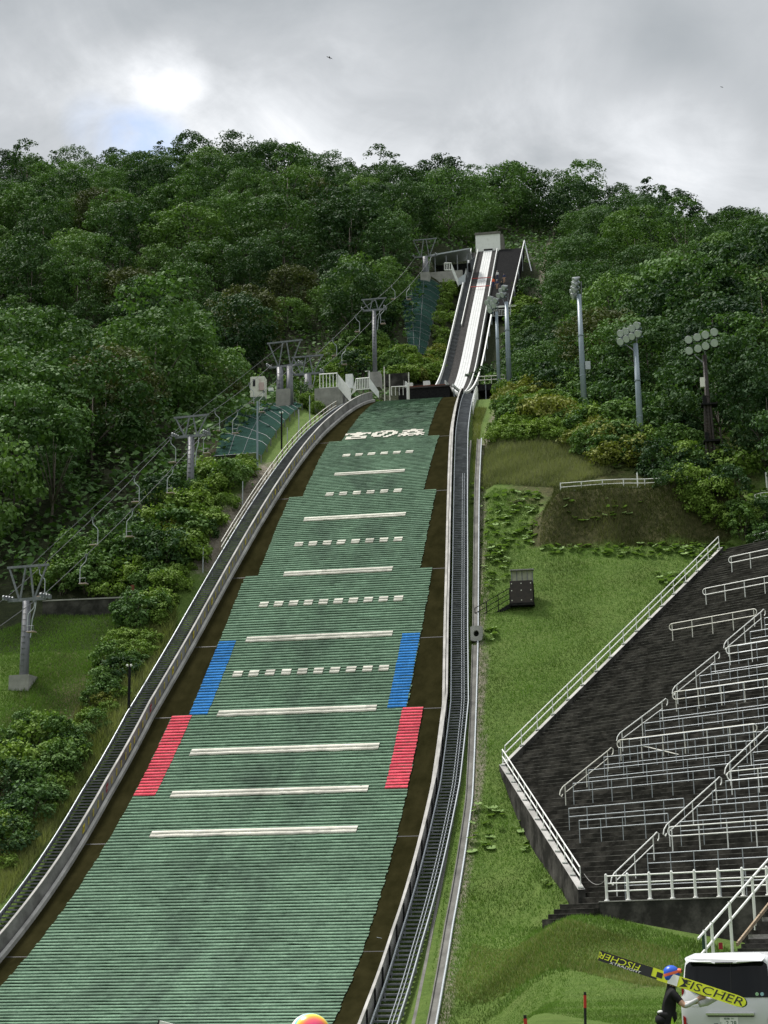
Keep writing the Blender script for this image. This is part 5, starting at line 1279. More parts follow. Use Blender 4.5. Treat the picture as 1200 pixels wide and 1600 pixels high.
# ---- shrubs
def make_shrub(name, fol, R, H, seed, nclump=46, per=75, leaf=.21, flat=.9):
    rs = np.random.default_rng(seed); P, Nn, T = crown_points(rs, R, H*1.1, nclump, per, flat, -.6, (.14, .34)); P[:, 2] = np.maximum(P[:, 2], .05)
    k = len(P)//7; a = rs.uniform(0, 6.28, k); rr = R*rs.uniform(.2, 1.05, k); hh = H*rs.uniform(.5, 1.35, k)*np.sqrt(np.clip(1.15-(rr/R)**2, .05, 1)); P = np.concatenate([P, np.stack([rr*np.cos(a), rr*np.sin(a), hh], -1)]); Nn = np.concatenate([Nn, np.tile([[0, 0, .8]], (k, 1))]); T = np.concatenate([T, rs.uniform(.2, 1, k)])
    V, F = leaves(P, Nn, leaf, rs); root = empty(name, (0, 0, 0)); root['_o'] = (0, 0, 0)
    npmesh('foliage', V, F, F_[fol], {'tone': ('FACE', T)}, parent=root)
    mb = MB()
    for k in range(7): a = k*.9; mb.tube([(.1*math.cos(a), .1*math.sin(a), -.3), (R*.35*math.cos(a), R*.35*math.sin(a), H*.45), (R*.6*math.cos(a), R*.6*math.sin(a), H*.8)], [.03, .025, .012], 4)
    mb.build('stems', M['bark'], root); root.location = (0, -900, 0); TREES.append(root); return root
SH = dict(bush=[make_shrub('shrub', 'bush', 1.5, 1.7, 61), make_shrub('shrub', 'bush', 1.8, 1.4, 62)], yellow=[make_shrub('shrub', 'yellow', 1.5, 1.5, 63), make_shrub('shrub', 'yellow', 1.9, 1.3, 64)],
          dark=[make_shrub('shrub', 'mid', 1.6, 2.0, 65), make_shrub('shrub', 'dark', 1.9, 2.2, 66)], light=[make_shrub('shrub', 'light', 1.6, 1.8, 67), make_shrub('shrub', 'light', 1.3, 2.3, 68)])
SPECS = []
def shrub_area(poly, kinds, spacing, size, where, seed, ymin=40):
    rs = np.random.default_rng(seed); xs = [p[0] for p in poly]; ys = [p[1] for p in poly]; done = []; n = 0
    for _ in range(1500):
        px, py = rs.uniform(min(xs), max(xs)), rs.uniform(min(ys), max(ys))
        if not inpoly(px, py, poly): continue
        p = G(px, py); sc_ = size*rs.uniform(.65, 1.25)
        if any(np.linalg.norm(p-q) < spacing for q in done): continue
        w = p[0]-AX
        if p[1] < 184 and -13.6 < w < 11.8 and abs(w)-1.2*sc_ < float(np.interp(p[1], [60, 100, 180], [12.3, 12.2, 7.8])): continue
        if 1078 < px < 1148 and py < 742: continue
        done.append(p); kind = kinds[int(rs.integers(len(kinds)))]; t = SH[kind][int(rs.integers(2))]
        word = {'bush': 'bright green shrub', 'yellow': 'yellow-green shrub', 'dark': 'dark green shrub', 'light': 'light green shrub'}[kind]
        SPECS.append((sc_/np.linalg.norm(p-CAM), t, p-(0, 0, .15), rs.uniform(0, 6.28), np.array((sc_, sc_, sc_*rs.uniform(.8, 1.2))), f'{word} {where}', f'{word}s {where}'))
shrub_area([(335, 735), (410, 722), (440, 700), (395, 780), (340, 850), (260, 900), (255, 850), (300, 790)], ['yellow', 'bush', 'light', 'bush'], 1.7, 1.0, 'on the bank between the lift and the left stairs', 1)
shrub_area([(205, 900), (300, 800), (340, 850), (300, 920), (250, 985), (205, 985)], ['bush', 'light', 'bush', 'dark'], 1.5, 1.0, 'on the bank between the lift and the left stairs', 2)
shrub_area([(70, 905), (200, 880), (205, 935), (75, 930)], ['bush', 'light'], 1.8, 1.0, 'behind the low dark retaining wall', 3)
shrub_area([(190, 980), (255, 960), (250, 1010), (200, 1080), (150, 1170), (130, 1140)], ['bush', 'light', 'dark'], 1.4, .65, 'on the rough strip beside the mown knoll', 4)
shrub_area([(345, 850), (200, 1085), (100, 1275), (50, 1345), (130, 1130), (205, 985), (300, 860)], ['bush', 'light', 'yellow'], 1.15, .5, 'in the ragged low growth along the left stairs', 25)
shrub_area([(0, 1150), (90, 1140), (110, 1230), (60, 1330), (0, 1340)], ['dark', 'light', 'bush'], 1.7, 1.0, 'in the thicket at the lower left edge', 5)
shrub_area([(60, 1200), (130, 1160), (120, 1260), (40, 1370), (0, 1390), (0, 1330)], ['dark', 'light', 'bush'], 1.6, .7, 'on the weedy bank at the lower left', 6)
shrub_area([(745, 640), (760, 612), (900, 625), (960, 690), (960, 710), (890, 670), (800, 668), (755, 660)], ['yellow', 'bush', 'light', 'yellow'], 1.9, 1.15, 'above the dry mound, below the lamp masts', 7)
shrub_area([(885, 668), (960, 690), (1020, 725), (960, 735), (900, 700)], ['yellow', 'light', 'dark'], 1.7, 1.0, 'beside the base of the middle lamp mast', 8)
shrub_area([(960, 700), (1080, 720), (1150, 745), (1000, 742)], ['light', 'dark', 'bush'], 1.9, 1.1, 'at the forest edge behind the mound fence', 9)
shrub_area([(1020, 740), (1120, 735), (1165, 800), (1170, 850), (1130, 835), (1060, 775)], ['bush', 'light', 'dark'], 1.2, .8, 'on the right end of the dark earth mound', 10)
shrub_area([(640, 592), (690, 560), (690, 590), (668, 604)], ['yellow', 'bush'], 1.6, 1.1, 'left of the in-run foot', 11)
shrub_area([(590, 560), (640, 560), (650, 596), (600, 596)], ['bush', 'light', 'dark'], 2.0, 1.1, 'on the slope left of the take-off', 12)
shrub_area([(697, 455), (712, 450), (700, 520), (676, 580), (668, 566)], ['dark', 'light'], 2.2, .8, 'between the upper net and the in-run', 13)
shrub_area([(500, 618), (535, 612), (530, 690), (460, 715), (485, 660)], ['dark', 'light'], 1.5, .85, 'against the concrete block beside the left stairs', 14)
shrub_area([(1160, 800), (1200, 800), (1200, 850), (1165, 850)], ['dark'], 1.5, .8, 'at the right end of the dark earth mound', 15)
shrub_area([(745, 640), (760, 650), (755, 690), (745, 700)], ['bush', 'yellow'], 1.2, .6, 'beside the top of the right stairs', 16)
shrub_area([(775, 668), (895, 672), (895, 692), (780, 692)], ['bush'], 1.1, .75, 'in the clipped row of tall grass above the dry mound', 17)
shrub_area([(590, 480), (612, 470), (600, 560), (560, 600), (545, 560)], ['dark', 'light', 'dark'], 2.4, 1.3, 'along the upper lift line', 18)
shrub_area([(820, 610), (900, 600), (1060, 640), (1130, 720), (1000, 715), (930, 650)], ['dark', 'light', 'dark'], 2.3, 1.35, 'at the forest edge between the lamp masts', 21)
shrub_area([(230, 830), (300, 740), (335, 735), (300, 800), (250, 880), (150, 915), (110, 905)], ['dark', 'light', 'bush'], 2.1, 1.2, 'under the lower lift line', 22)
shrub_area([(745, 600), (800, 600), (800, 470), (830, 470), (860, 610), (760, 625)], ['dark', 'light'], 2.4, 1.3, 'beside the right foot of the in-run', 23)
shrub_area([(420, 620), (500, 605), (520, 560), (560, 570), (480, 640)], ['dark', 'light'], 2.2, 1.0, 'round the twin column pylon', 24)
def plant_shrubs():
    SPECS.sort(key=lambda q: -q[0])
    for _, t, p, rz, sc_, lab, grp in SPECS[:285]:
        o = fast_copy(t, tuple(p), rz, tuple(sc_), lab, grp); o['category'] = 'shrub'
    V = []; F = []; T = []; n = 0                      # the smallest ones read as one ragged mass
    for _, t, p, rz, sc_, lab, grp in SPECS[285:]:
        me = [c for c in KIDS[t.name] if c.name.startswith('foliage')][0].data; v = np.empty(len(me.vertices)*3, np.float32); me.vertices.foreach_get('co', v); v = v.reshape(-1, 3)*sc_
        a = np.empty(len(me.polygons), np.float32); me.attributes['tone'].data.foreach_get('value', a); c_, s_ = math.cos(rz), math.sin(rz)
        v = np.stack([v[:, 0]*c_-v[:, 1]*s_, v[:, 0]*s_+v[:, 1]*c_, v[:, 2]], -1)+p; V.append(v); F.append(np.arange(len(v)).reshape(-1, 4)+n); n += len(v); T.append(a)
    if V: tag(npmesh('low_growth', np.concatenate(V), np.concatenate(F), F_['bush'], {'tone': ('FACE', np.concatenate(T))}), 'ragged low green growth filling the banks between the larger shrubs', 'undergrowth', kind='stuff')
plant_shrubs()
# ---- undergrowth beneath the forest (one mass nobody could count)
def undergrowth():
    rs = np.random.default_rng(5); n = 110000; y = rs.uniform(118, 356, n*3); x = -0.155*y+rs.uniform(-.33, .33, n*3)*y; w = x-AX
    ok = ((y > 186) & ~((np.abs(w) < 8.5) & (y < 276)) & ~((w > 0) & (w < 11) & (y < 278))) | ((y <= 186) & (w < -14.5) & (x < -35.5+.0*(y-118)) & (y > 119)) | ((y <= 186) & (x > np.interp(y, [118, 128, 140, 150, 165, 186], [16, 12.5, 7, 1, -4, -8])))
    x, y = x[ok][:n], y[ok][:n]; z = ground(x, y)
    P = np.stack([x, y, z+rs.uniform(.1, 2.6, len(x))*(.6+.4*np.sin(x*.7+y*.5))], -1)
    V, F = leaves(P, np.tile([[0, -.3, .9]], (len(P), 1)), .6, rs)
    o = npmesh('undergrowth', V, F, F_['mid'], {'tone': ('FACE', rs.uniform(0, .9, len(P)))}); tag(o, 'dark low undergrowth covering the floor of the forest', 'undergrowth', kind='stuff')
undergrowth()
# ---- grass
def grass():
    rs = np.random.default_rng(9)
    def scatter(poly, n, hgt, wid, matk, name, label, dens=None, tone=(0, 1)):
        """blades spread over the ground seen inside an outline"""
        c = np.array([G(*p) for p in poly]); pl = [(q[0], q[1]) for q in c]; xs = c[:, 0]; ys = c[:, 1]; P = []
        while len(P) < n:
            x = rs.uniform(xs.min(), xs.max(), n); y = rs.uniform(ys.min(), ys.max(), n)
            nz_ = .5+.5*smooth_noise(x, y, 1.6, 21)
            k = inpoly_v(x, y, pl) & (rs.random(n) < .35+.65*nz_); P += list(zip(x[k], y[k]))
        P = np.array(P[:n]); ins, b_ = left_of_stand(P[:, 0], P[:, 1]); w = P[:, 0]-AX; bw = board_w(np.interp(-P[:, 1], -_hy, _s))
        ok = ((ins < -.35) | (b_ < -.6)) & np.where(w > 0, (w > bw+1.75) & (np.abs(w-np.interp(P[:, 1], [66, 74, 80, 97, 112, 131, 150, 165], [12.5, 12.25, 12.05, 11.9, 11.0, 9.6, 8.9, 8.6])) > .3), -w > bw+1.95) ; P = P[ok]; m_ = len(P)
        z = ground(P[:, 0], P[:, 1]); h = hgt*rs.uniform(.4, 1.3, m_)*(.6+.8*np.clip(.5+.5*smooth_noise(P[:, 0], P[:, 1], 2.2, 22), 0, 1)); a = rs.uniform(0, 6.28, m_); d = np.stack([np.cos(a), np.sin(a), np.zeros(m_)], -1)
        base = np.stack([P[:, 0], P[:, 1], z-.02], -1); le = rs.normal(0, .35, (m_, 3)); le[:, 2] = 0
        V = np.stack([base-d*wid, base+d*wid, base+np.array([0, 0, 1.0])*h[:, None]+le*h[:, None]], 1).reshape(-1, 3)
        t = np.clip(tone[0]+(tone[1]-tone[0])*(.55+.55*smooth_noise(P[:, 0], P[:, 1], 4.5, 23)+.5*smooth_noise(P[:, 0], P[:, 1], 1.7, 27)+rs.normal(0, .20, m_)), 0, 1)
        o = npmesh(name, V, np.arange(3*m_).reshape(m_, 3), F_[matk], {'tone': ('FACE', t)}); tag(o, label, 'grass', kind='stuff')
    scatter([(738, 770), (845, 770), (838, 858), (1140, 852), (1120, 870), (800, 1200), (905, 1430), (960, 1436), (1090, 1470), (1160, 1490), (1150, 1530), (660, 1600), (690, 1420), (725, 1200), (738, 900)], 100000, .16, .022, 'blade', 'lawn_grass', 'short green grass on the sloping lawn left of the grandstand')
    scatter([(690, 1545), (1200, 1545), (1200, 1640), (670, 1640)], 60000, .07, .012, 'blade', 'lawn_grass', 'bright short grass on the flat lawn behind the van', tone=(.25, 1))
    scatter([(740, 1475), (900, 1440), (1060, 1490), (1060, 1545), (700, 1550)], 30000, .16, .014, 'olive_grass', 'rough_grass', 'brownish rough grass on the bank above the flat lawn', dens=1)
    scatter([(842, 856), (866, 762), (1150, 748), (1164, 852)], 42000, .38, .022, 'dry', 'rough_grass', 'dark dry grass hanging down the face of the earth mound', tone=(-.25, .75))
    scatter([(752, 745), (762, 694), (900, 690), (955, 740), (870, 762), (750, 765)], 30000, .5, .03, 'tan', 'rough_grass', 'tall brownish grass on the dry mound below the shrubs', tone=(.15, 1))
    scatter([(772, 694), (778, 668), (890, 668), (900, 690)], 16000, 1.0, .035, 'blade', 'tall_grass', 'dense band of tall green grass above the dry mound', tone=(.2, .8))
    scatter([(739, 640), (762, 640), (758, 770), (740, 770)], 5000, .4, .03, 'olive_grass', 'rough_grass', 'weeds between the right stairs and the dirt path')
    scatter([(0, 985), (70, 962), (205, 958), (185, 1010), (130, 1090), (70, 1170), (0, 1180)], 42000, .20, .022, 'blade', 'lawn_grass', 'short grass on the mown knoll round the nearest pylon', tone=(.25, .95))
    scatter([(205, 965), (270, 950), (275, 980), (190, 1150), (100, 1280), (0, 1415), (0, 1340), (60, 1230), (130, 1090)], 36000, .6, .028, 'olive_grass', 'rough_grass', 'tall weeds on the bank below the left stairs', tone=(0, .9))
grass()
def butterbur():
    """big round leaves of ground cover"""
    rs = np.random.default_rng(31); V = []; F = []; T = []
    for poly, n in (([(758, 768), (850, 768), (838, 850), (758, 870)], 170), ([(752, 870), (790, 850), (800, 900), (758, 925)], 45), ([(845, 856), (1165, 850), (1130, 878), (1000, 872), (850, 866)], 150), ([(1020, 895), (1075, 890), (1065, 925), (1030, 920)], 30), ([(1150, 755), (1200, 765), (1200, 850), (1168, 840)], 90),
                    ([(758, 985), (778, 985), (775, 1010), (758, 1005)], 12), ([(738, 1260), (790, 1270), (770, 1350), (735, 1340)], 22), ([(795, 1265), (830, 1280), (860, 1385), (845, 1400), (800, 1290)], 14), ([(890, 690), (960, 700), (1010, 735), (930, 740)], 40), ([(875, 785), (1010, 775), (1000, 815), (880, 825)], 26), ([(1060, 790), (1150, 800), (1150, 840), (1090, 830)], 16), ([(735, 760), (756, 760), (752, 900), (740, 900)], 14)):
        xs = [p[0] for p in poly]; ys = [p[1] for p in poly]; k = 0
        while k < n:
            px, py = rs.uniform(min(xs), max(xs)), rs.uniform(min(ys), max(ys))
            if not inpoly(px, py, poly): continue
            k += 1; p = G(px, py); r = rs.uniform(.14, .30); nr = np.array([rs.normal(0, .25), rs.normal(-.15, .25), 1]); nr /= np.linalg.norm(nr); a = np.cross(nr, (1, 0, 0)); a /= np.linalg.norm(a); b = np.cross(nr, a); c = p+np.array([0, 0, rs.uniform(.1, .38)])
            i0 = len(V); V.append(c-nr*.04)
            for q in range(9): ph = .3+q*(6.283-.5)/8; V.append(c+(a*math.cos(ph)+b*math.sin(ph))*r*(1+.1*rs.normal()))
            for q in range(8): F.append((i0, i0+1+q, i0+2+q)); T.append(rs.uniform(.3, 1))
    o = npmesh('butterbur', np.array(V), np.array(F), F_['butter'], {'tone': ('FACE', np.array(T))}); tag(o, 'broad round pale green leaves of ground cover scattered over the lawn', 'ground cover', kind='stuff')
butterbur()

# ------------------------------------------------------------------ people
def skin_mesh(pts, edges, rad, sub=2):
    me = bpy.data.meshes.new('s'); me.from_pydata([tuple(map(float, p)) for p in pts], edges, []); o = bpy.data.objects.new('s', me); COL.objects.link(o)
    md = o.modifiers.new('skin', 'SKIN'); md.use_smooth_shade = True
    if not me.skin_vertices: me.attributes.new('skin_vertex', 'FLOAT', 'POINT')
    for i, r in enumerate(rad):
        sv = me.skin_vertices[0].data[i]; sv.radius = (r, r) if not hasattr(r, '__len__') else r; sv.use_root = (i == 0)
    ss_ = o.modifiers.new('sub', 'SUBSURF'); ss_.levels = sub; ss_.render_levels = sub
    bpy.context.view_layer.update(); dg = bpy.context.evaluated_depsgraph_get(); ev = o.evaluated_get(dg); m2 = ev.to_mesh()
    V = np.array([v.co[:] for v in m2.vertices]); F = [tuple(p.vertices) for p in m2.polygons]; ev.to_mesh_clear()
    bpy.data.objects.remove(o); bpy.data.meshes.remove(me); return V, F
M['skin'] = mat('skin', (0.42, 0.25, 0.17), .55); M['cloth_black'] = mat('black_cloth', (0.012, 0.012, 0.013), .85, spec=.1, col2=(.025, .025, .026), vscale=8)
M['lime'] = mat('lime_cloth', (0.42, 0.66, 0.06), .7); M['cloth_grey'] = mat('grey_cloth', (.42, .42, .43), .8, col2=(.6, .6, .6), vscale=12); M['blue_helmet'] = mat('blue_helmet', (.02, .09, .5), .35)
M['orange_strap'] = mat('orange_strap', (.85, .16, .08), .5); M['cloth_navy'] = mat('navy_cloth', (.03, .04, .10), .85); M['cloth_orange'] = mat('orange_cloth', (.65, .10, .03), .8); M['cloth_white'] = mat('white_cloth', (.6, .6, .6), .8)
M['shoe'] = mat('shoe', (.1, .1, .1), .6)
# joints in metres: x to the person's facing side, y depth, z up; feet at 0
def body(J, mats, pick, root, fingers=None):
    names = ['pelvis', 'spine', 'chest', 'neck', 'head', 'crown', 'sl', 'el', 'wl', 'hl', 'sr', 'er', 'wr', 'hr', 'jl', 'kl', 'al', 'tl', 'jr', 'kr', 'ar', 'tr']
    R0 = dict(pelvis=(.155, .13), spine=(.145, .12), chest=(.17, .135), neck=.058, head=.088, crown=.075, sl=.062, el=.043, wl=.03, hl=.036, sr=.062, er=.043, wr=.03, hr=.036, jl=.085, kl=.06, al=.04, tl=.036, jr=.085, kr=.06, ar=.04, tr=.036)
    P = [J[n] for n in names]; I = {n: i for i, n in enumerate(names)}
    E = [('pelvis', 'spine'), ('spine', 'chest'), ('chest', 'neck'), ('neck', 'head'), ('head', 'crown'), ('chest', 'sl'), ('sl', 'el'), ('el', 'wl'), ('wl', 'hl'), ('chest', 'sr'), ('sr', 'er'), ('er', 'wr'), ('wr', 'hr'), ('pelvis', 'jl'), ('jl', 'kl'), ('kl', 'al'), ('al', 'tl'), ('pelvis', 'jr'), ('jr', 'kr'), ('kr', 'ar'), ('ar', 'tr')]
    Ed = [(I[a], I[b]) for a, b in E]; rad = [R0[n] for n in names]
    if fingers:
        for h, tips in fingers.items():
            base = np.array(J[h])
            for (m1, m2) in tips:
                i = len(P); P += [base+np.array(m1), base+np.array(m2)]; Ed += [(I[h], i), (i, i+1)]; rad += [.011, .009]
    V, F = skin_mesh(P, Ed, rad, 2)
    segs = [(np.array(J[a]), np.array(J[b]), a, b) for a, b in E]
    mi = []
    for f in F:
        c = V[list(f)].mean(0); best = min(segs, key=lambda s: np.linalg.norm(c-(s[0]+(s[1]-s[0])*np.clip(((c-s[0])@(s[1]-s[0]))/((s[1]-s[0])@(s[1]-s[0])+1e-9), 0, 1))))
        mi.append(pick(best[2], best[3], c))
    mb = MB(); 
    for q in mats: mb.mi(q)
    mb.v = [tuple(v) for v in V]; mb.f = F; mb.m = mi
    return mb.build('body', None, root, smooth=True)
def rest_pose(h=1.72, lean=0.0):
    k = h/1.72
    J = dict(pelvis=(0, 0, .93), spine=(.0, 0, 1.10), chest=(.0, 0, 1.30), neck=(0, 0, 1.46), head=(.02, 0, 1.58), crown=(.0, 0, 1.66), sl=(0, .18, 1.38), el=(-.02, .25, 1.11), wl=(.06, .27, .87), hl=(.08, .27, .79), sr=(0, -.18, 1.38), er=(-.02, -.25, 1.11), wr=(.06, -.27, .87), hr=(.08, -.27, .79),
             jl=(0, .09, .86), kl=(.02, .10, .48), al=(-.02, .10, .08), tl=(.13, .11, .04), jr=(0, -.09, .86), kr=(.02, -.10, .48), ar=(-.02, -.10, .08), tr=(.13, -.11, .04))
    return {n: (p[0]*k, p[1]*k, p[2]*k) for n, p in J.items()}
def face_bits(root, c, r, mt=None):
    """eye, nose, mouth and ear on a head at c facing +x"""
    c = np.array(c)
    mb = MB(); mb.prism([c+(r*.93, -.012, .012), c+(r*.93, .012, .012), c+(r*.93, .014, -.028), c+(r*.93, -.014, -.028)], (.022, 0, -.004)); mb.build('nose', M['skin'], root)
    for sy in (-1, 1):
        mb = MB(); mb.ell(c+(r*.84, sy*.032, .012), .012, .012, .008, 8, 5); mb.build('eye', M['ink'], root)
        mb = MB(); mb.ell(c+(-.005, sy*r*.98, -.005), .02, .01, .032, 8, 5); mb.build('ear', M['skin'], root)
    mb = MB(); mb.box(c+(r*.86, -.022, -.055), c+(r*.93, .022, -.046)); mb.build('mouth', M['redplate'], root)
def skier():
    Y = 26.0; p = at(1045, 1600, Y); gz = -0.2; rx = math.atan2(p[0], p[1])
    root = empty('person', (p[0], p[1], gz), rz=-rx*1.0, label='person in blue helmet and black shirt carrying yellow skis beside the white van', cat='person'); root['_o'] = (0, 0, 0)
    k = FPX/np.linalg.norm(p-CAM)
    def q(px, py, d=0.0): return ((px-1045)/k*1.0, d, (1456.5-py)/k*1.0+2.2+.0)
    J = dict(pelvis=q(1043, 1580), spine=q(1046, 1564), chest=q(1048, 1547), neck=q(1052, 1532), head=q(1054, 1520), crown=q(1053, 1512), sl=q(1052, 1541, .17), el=q(1066, 1560, .24), wl=q(1086, 1556, .12), hl=q(1095, 1553, .04),
             sr=q(1054, 1542, -.17), er=q(1070, 1561, -.25), wr=q(1088, 1551, -.28), hr=q(1094, 1547, -.26), jl=q(1047, 1586, .09), kl=q(1056, 1626, .10), al=q(1046, 1666, .12), tl=q(1060, 1670, .13), jr=q(1043, 1586, -.09), kr=q(1049, 1628, -.10), ar=q(1037, 1667, -.10), tr=q(1051, 1671, -.11))
    cl = [M['cloth_black'], M['skin'], M['cloth_grey'], M['lime'], M['shoe']]
    def pick(a, b, c):
        if b in ('head', 'crown') or a == 'neck': return 1
        if b in ('el', 'er'): return 1 if b == 'er' and np.linalg.norm(c-np.array(J['er'])) < .10 else 0
        if b in ('wl', 'wr'): return 2
        if b in ('hl', 'hr'): return 1
        if b in ('tl', 'tr'): return 4
        if a == 'pelvis' and b in ('jl', 'jr') and c[0] > .045: return 3
        if (a, b) in (('jr', 'kr'), ('jl', 'kl'), ('kr', 'ar')): return 3 if c[0] > (J['jr'][0]+(J['kr'][0]-J['jr'][0])*((J['jr'][2]-c[2])/.42)+.015) else 0
        return 0
    fg = {'hr': [((.03, -.035, .03), (.045, .02, .045)), ((.045, -.03, .012), (.06, .03, .022)), ((.05, -.025, -.008), (.063, .032, -.002)), ((.045, -.02, -.03), (.055, .03, -.03)), ((-.005, -.045, .035), (.005, -.03, .07))],
          'hl': [((.03, -.01, .03), (.05, -.05, .04)), ((.04, -.01, .01), (.06, -.05, .015)), ((.045, -.01, -.01), (.06, -.05, -.01)), ((.04, -.01, -.03), (.05, -.05, -.035)), ((.0, .03, .03), (.03, .03, .05))]}
    body(J, cl, pick, root, fg)
    c = np.array(J['head'])+np.array([0, 0, .015]); face_bits(root, c, .09)
    mb = MB(); mb.ell(c+(-.012, 0, .035), .128, .115, .125, 18, 10, zmin=-.35); mb.ell(c+(-.045, 0, -.01), .09, .112, .09, 14, 8); h = mb.build('helmet', M['blue_helmet'], root, smooth=True)
    mb = MB(); n = 22; rr = [(c+(-.012, 0, .045)+np.array([.131*math.cos(t), .118*math.sin(t), .035*math.cos(t)])) for t in np.linspace(0, 2*math.pi, n)]
    for a, b in zip(rr[:-1], rr[1:]): mb.quad(a-(0, 0, .02), b-(0, 0, .02), b+(0, 0, .02), a+(0, 0, .02))
    mb.build('goggle_strap', M['orange_strap'], root)
    mb = MB(); mb.ell(c+(.105, 0, .075), .05, .085, .038, 12, 6); mb.build('goggles', M['orange_strap'], root, smooth=True)
    mb = MB(); mb.ell(c+(.128, 0, .078), .03, .07, .026, 12, 6); mb.build('goggle_lens', M['ink'], root)
    cj = np.array(J['pelvis']); mb = MB(); mb.tube([cj+(-.03, 0, .015), cj+(-.0, 0, .06), cj+(.0, 0, .11)], [.15, .158, .15], 14); mb.build('suit_waist', M['cloth_black'], root, smooth=True)
    mb = MB(); mb.ell(cj+(-.085, -.06, .11), .055, .06, .03, 8, 5); mb.build('shirt_hem', M['cloth_white'], root, smooth=True)
    mb = MB(); mb.ell(cj+(-.07, 0, .0), .11, .16, .10, 12, 7); mb.build('folded_suit', M['cloth_black'], root, smooth=True)
    mb = MB(); w = np.array(J['wr']); mb.tube([w+(.02, .02, -.06), w+(.14, .05, -.03), w+(.30, .10, .01)], [.05, .06, .02], 8); mb.build('suit_sleeve', M['cloth_grey'], root, smooth=True)
    # skis on the shoulder
    A = at(935.5, 1492.5, 26.4); B = at(1165, 1568, 25.4); d = B-A; L_ = np.linalg.norm(d); d /= L_
    n = CAM-(A+B)/2; n -= d*(n@d); n /= np.linalg.norm(n); u = np.cross(d, n); u = u if u[2] > 0 else -u
    r2 = empty('jump_skis', tuple(A), label='pair of long yellow and black jump skis over the shoulder of the person', cat='skis')
    HW = .078
    SK = L_/2.45
    def T(s, v, e): return A+d*s*SK+u*v+n*e
    yel = mat('yellow_ski_base', (.62, .68, .03), .35); blk = mat('black_ski_base', (.02, .02, .02), .4)
    pts = [(0, -HW*.75), (.05, -HW*.9)]+[(s, -HW) for s in (.2, 2.31)]+[(2.40, -HW*.85), (2.44, -HW*.4), (2.45, 0), (2.44, HW*.4), (2.40, HW*.85)]+[(s, HW) for s in (2.31, .2)]+[(.05, HW*.9), (0, HW*.75)]
    for e, nm in ((0, 'front_ski'), (-.05, 'rear_ski')):
        mb = MB(); mb.prism([T(s, v, e) for s, v in pts], -n*.022); o = mb.build(nm, yel if e == 0 else blk, r2)
    def panel(s0, s1, v0, v1, m_, e=.003, nm='panel'):
        mb = MB(); mb.quad(T(s0, v0, e), T(s1, v0, e), T(s1, v1, e), T(s0, v1, e)); mb.build(nm, m_, r2)
    panel(.01, .92, -HW*.98, HW*.98, blk, nm='black_panel'); panel(.92, 1.02, -HW*.98, -HW*.6, blk, nm='black_stripe'); panel(1.0, 1.10, -HW*.5, HW*.5, blk, nm='badge')
    panel(1.20, 1.36, -HW*.96, HW*.96, M['ink_white'], nm='white_panel')
    mb = MB(); mb.add([T(1.46, 0, .004), T(1.39, HW*.9, .004), T(1.39, HW*.1, .004), T(1.53, HW*.45, .004), T(1.39, -HW*.9, .004), T(1.39, -HW*.1, .004), T(1.53, -HW*.45, .004)], [(0, 3, 1), (0, 4, 6)]); mb.build('ski_emblem', blk, r2)
    def words(txt, s, v, size, m_, flip=False, e=.006, sx=1.0, shear=.25):
        V, F = text_mesh(txt, size); V = V*np.array([-1, -1, 1]) if flip else V
        mb = MB(); mb.add([T(s+(q_[0]*sx+shear*q_[1]), v+q_[1], e) for q_ in V], F); mb.build('ski_lettering', m_, r2)
    words('FISCHER', 1.93, -.002, .165, blk, sx=1.62); words('FISCHER', .36, .014, .13, yel, flip=True, sx=1.5); words('XTRALIGHT', .48, -.054, .05, M['ink_white'], sx=2.0)
    words('ski jumping', 2.16, .052, .034, blk, sx=1.4)
skier()
def helmet_mat():
    Q = bpy.data.materials.new('painted_helmet'); Q.use_nodes = True; t = Q.node_tree; b = t.nodes['Principled BSDF']; L = t.links.new; b.inputs['Roughness'].default_value = .25
    tc = N('ShaderNodeTexCoord', t); mp = N('ShaderNodeMapping', t); mp.inputs['Location'].default_value = (-.035, .10, -.02); L(tc.outputs['Object'], mp.inputs[0]); ln = N('ShaderNodeVectorMath', t, operation='LENGTH'); L(mp.outputs[0], ln.inputs[0])
    r = N('ShaderNodeValToRGB', t); L(ln.outputs['Value'], r.inputs[0]); e = r.color_ramp.elements
    e[0].position = .04; e[0].color = (.85, .05, .22, 1); e[1].position = .20; e[1].color = (.8, .8, .8, 1)
    for p, c in ((.075, (.85, .12, .12, 1)), (.10, (.9, .38, .02, 1)), (.122, (.85, .75, .1, 1)), (.138, (.05, .55, .65, 1)), (.148, (.8, .8, .8, 1))): q = e.new(p); q.color = c
    L(r.outputs[0], b.inputs['Base Color']); return Q
